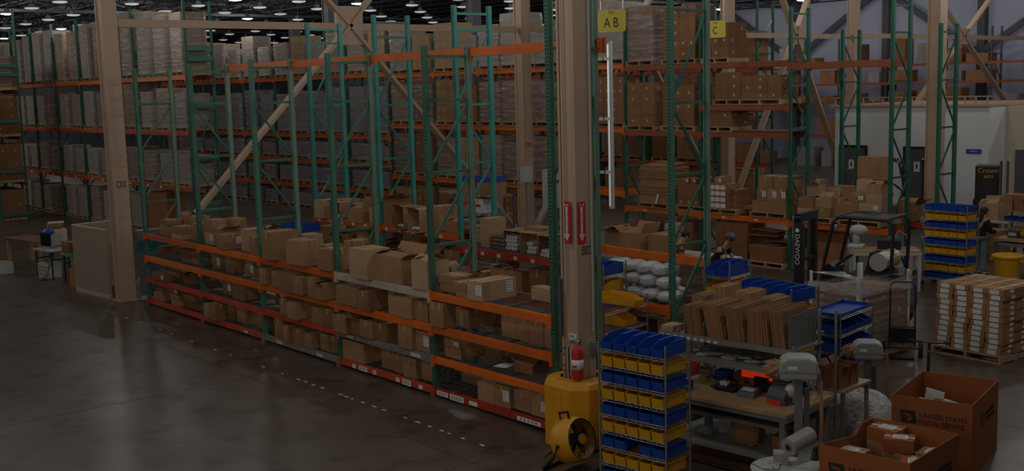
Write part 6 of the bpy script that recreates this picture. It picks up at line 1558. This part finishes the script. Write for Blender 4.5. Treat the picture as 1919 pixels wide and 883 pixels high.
# ------------------------------------------------------------------ cubicle and desks at the left
t = thing('cubicle_panels', 'beige fabric cubicle panels around the foot of column C02', 'partition', (-10.0, -.5, 0))
def panel(x0, y0, x1, y1, m, band=None):
    b = MB(); b.bar((x0, y0, .86), (x1, y1, .86), .06, 1.52); o = b.build('fabric_panel', m, t)
    b = MB(); b.bar((x0, y0, 1.635), (x1, y1, 1.635), .068, .03); b.bar((x0, y0, .05), (x1, y1, .05), .064, .1); b.build('panel_trim', 'cream_beam', t)
    if band: b = MB(); b.bar((x0, y0, 1.28), (x1, y1, 1.28), .064, .24); b.build('fabric_band', band, t)
panel(0, 0, .62, .03, 'fabric_panel'); panel(.63, .03, 1.3, .1, 'fabric_panel'); panel(1.31, .1, 1.8, .16, 'fabric_panel')
panel(2.5, .62, 2.6, 1.6, 'fabric_grey', 'teal_band'); panel(0, 0, -.2, 1.4, 'fabric_panel'); panel(2.6, 1.6, 2.95, 3.0, 'fabric_grey', 'teal_band')
for i, (x, y, m, w, d) in enumerate(((-13.1, -.55, 'grey_light', 1.0, .6), (-11.55, -.35, 'grey_light', 1.3, .6), (-16.4, -.35, 'wood_dark', 2.1, .8))):
    t = thing('folding_table' if i < 2 else 'wooden_table', ('pale folding table with a monitor and cables on the floor below', 'pale folding table with a brown carton beside the cubicle panels', 'dark wooden table with orange-brown legs at the left edge')[i], 'table', (x, y, 0), R(8))
    MB().box(0, w, 0, d, .74, .775).build('table_top', m, t)
    for px, py in ((.06, .05), (w-.1, .05), (.06, d-.09), (w-.1, d-.09)): MB().box(px, px+(.03 if i < 2 else .09), py, py+(.03 if i < 2 else .09), 0, .74).build('leg', 'black' if i < 2 else 'wood', t)
    if i < 2: MB().box(.06, .09, .05, d-.06, .5, .53).box(w-.1, w-.07, .05, d-.06, .5, .53).build('leg_brace', 'black', t)
t = thing('monitor', 'bulky old grey monitor with a black screen on the folding table', 'monitor', (-12.75, -.3, .776), R(15)); MB().box(-.2, .2, -.03, .02, .08, .42).build('screen', 'screen', t); MB().prism([(.02, .05), (.34, .12), (.34, .36), (.02, .45)], -.22, .22, 'x').build('monitor_case', 'grey_plastic', t); MB().box(-.12, .12, -.08, .12, 0, .06).build('stand', 'grey_plastic', t)
t = thing('monitor', 'beige office machine with a tilted lid left of the black screen', 'machine', (-13.3, .15, .79), R(-10)); MB().box(-.25, .25, -.25, .25, 0, .42).build('machine_body', 'cream_beam', t); o = MB().box(-.22, .22, -.2, .2, 0, .06).build('machine_lid', 'cream_beam', t, (-.02, 0, .5)); o.rotation_euler = (0, R(-25), 0); MB().box(-.25, .25, -.25, .25, -.788, -.001).build('machine_stand', 'grey_steel', t)
b = MB(); b.ell((0, 0, 0), .17, .14, .09, 12, 7, jit=.2); tag(b.build('blue_cloth', 'blue_bin', None, (-12.62, -.25, 1.235), 0, True), 'crumpled blue cloth lying on top of the monitor', 'cloth')
for i in range(5):
    b = MB(); b.tube([(0, 0, .76), (.05*i, -.15, .5), (-.1, -.2, .2), (.1*i-.2, -.25, .02), (.2, -.3-.05*i, .01)], .008, 5); tag(b.build('cable', 'black', None, (-12.7+.08*i, -.2, 0), 0), 'black cable hanging below the folding table, %s from left' % ORD[i], 'cable', 'cables under the folding table')
t = thing('computer_tower', 'pale computer case on the floor under the folding table', 'computer', (-12.75, -.35, 0), R(10)); MB().box(-.25, .25, -.1, .3, 0, .4).build('case', 'grey_light', t)
for q in range(3): MB().box(-.2, .2, -.106, -.1, .08+.1*q, .13+.1*q).build('drive_bay', 'grey_plastic', t)
carton(-11.5, -11.05, -.3, .15, .776, .3, 'c', 'orange-brown carton on the folding table by the cubicle', None, 'cardboard_red', .1); carton(-11.0, -10.6, -.15, .2, .776, .22, 'o', 'open orange-brown carton with a green strip on the folding table', None, 'cardboard_red', .2)
tag(MB().box(-.18, .18, -.12, .12, 0, .04).build('green_tray', 'green_plastic', None, (-10.75, -.33, .777), .1), 'bright green tray on the folding table', 'tray')
carton(-10.9, -10.6, -.35, -.05, 0, .45, 'c', 'printed orange carton on the floor left of the cubicle panels', None, 'orange', .2)
for i, x in enumerate((-10.45, -10.25)): t = thing('leaning_board', 'orange-brown board leaning against the cubicle panels, %s' % ('left', 'right')[i], 'board', (x, -.42, 0), .1); MB().box(-.08, .08, 0, .03, 0, .75).build('board', 'wood', t)
t = thing('mail_crate', 'white plastic crate on the floor at the left edge', 'crate', (-14.6, -.95, 0), .1); b = open_box_mesh(.6, .4, .3); b.build('crate_body', 'grey_light', t)
t = thing('work_table', 'grey trolley table behind the beige machine at the left', 'table', (-14.6, 1.6, 0), R(10)); MB().box(0, 2.4, 0, .7, .78, .82).build('table_top', 'steel_dark', t)
for x, y in ((.05, .05), (2.3, .05), (.05, .6), (2.3, .6)): MB().box(x, x+.05, y, y+.05, .08, .78).build('leg', 'steel_dark', t)
for x, y in ((.05, .05), (2.3, .05), (.05, .6), (2.3, .6)): MB().cyl((x, y, .06), (x+.03, y, .06), .06, n=12).build('caster_wheel', 'black_rubber', t)
for i in range(4): carton(-14.4+.5*i, -14.05+.5*i, 1.9+.05*i, 2.2+.05*i, .822+.0, .12+.06*(i % 2), 'c' if i % 2 else 'o', 'brown carton on the grey trolley table, %s from left' % ORD[i], 'cartons on the trolley table', 'cardboard_red', .1)
# big carton and dark clutter behind the left end of the front rack
carton(-20.6, -19.2, 5.75, 6.45, 0, 1.4, 'c', 'huge reddish carton on the floor at the end of the left rack', None, 'cardboard_red', .1)
load(-7.3, 5.6, 0, 'dark brown heap of cartons behind the second bay of the front rack', None, w=1.2, d=1.0, h=1.1, nx=2, ny=2, nz=3, m='cardboard_red', wrap=False)
carton(-6.9, -5.6, 8.6, 9.6, 0, 1.1, 'c', 'large dark grey-brown carton on the floor behind the teal posts', None, 'cardboard_dark', .1)
# grey parts shelf near column C03
t = thing('parts_shelving', 'grey steel shelving with small parts left of column C03', 'shelving', (-5.4, 7.2, 0), R(0))
for z in (.3, .75, 1.2, 1.65, 2.1): MB().box(0, 2.4, 0, .6, z-.03, z).build('shelf', 'grey_steel', t)
for x, y in ((0, 0), (2.36, 0), (0, .56), (2.36, .56)): MB().box(x, x+.04, y, y+.04, 0, 2.12).build('post', 'steel_dark', t)
b = MB()
for z in (1.2, 1.65, 2.1):
    for i in range(6): b.box(.2+.38*i, .28+.38*i, -.004, 0, z-.027, z-.003)
b.build('shelf_label', 'label_white', t)
for i, (x, z, w, h_, m, l) in enumerate(((1.0, 2.1, .55, .42, 'cardboard', 'brown carton with a dark blue lid band on the grey shelving, left'), (1.62, 2.1, .6, .45, 'cardboard', 'brown carton with a dark blue lid band on the grey shelving, right'), (1.45, 1.65, .4, .35, 'white_plastic', 'white box with red print on the grey shelving'), (.7, 1.65, .5, .18, 'red_plastic', 'flat red box on the grey shelving'), (.1, 1.65, .35, .25, 'cardboard_dark', 'dark carton at the left end of the grey shelving'), (.2, 1.2, .5, .25, 'cardboard_dark', 'dark carton on the middle tier of the grey shelving, left'), (1.1, 1.2, .5, .28, 'cardboard', 'brown carton on the middle tier of the grey shelving, right'))):
    o = carton(-5.4+x, -5.4+x+w, 7.25, 7.7, z+.001, h_, 'c', l, None, m, 0)
    if i < 2: MB().box(-w/2-.012, w/2+.012, -.24, .24, h_*.72, h_+.006).build('lid', 'ink_blue', o)
    if i == 2: text_part('print', 'RED', .09, 'red', o, (0, -.235, h_*.5), (R(90), 0, 0)) if False else MB().box(-.1, .1, -.236, -.23, h_*.4, h_*.6).build('print', 'red', o)
t = thing('electrical_cabinet', 'grey electrical boxes on conduit beside column C03', 'cabinet', (-7.35, 12.0, 0)); MB().box(-.2, .12, -.12, .1, 1.9, 2.35).box(.75, 1.25, -.1, .1, 1.2, 2.3).build('cabinet_box', 'grey_light', t); MB().tube([(0, 0, 0), (0, 0, 1.9)], .03, 6).tube([(1.0, 0, 0), (1.0, 0, 7)], .03, 6).build('conduit', 'grey_plastic', t)
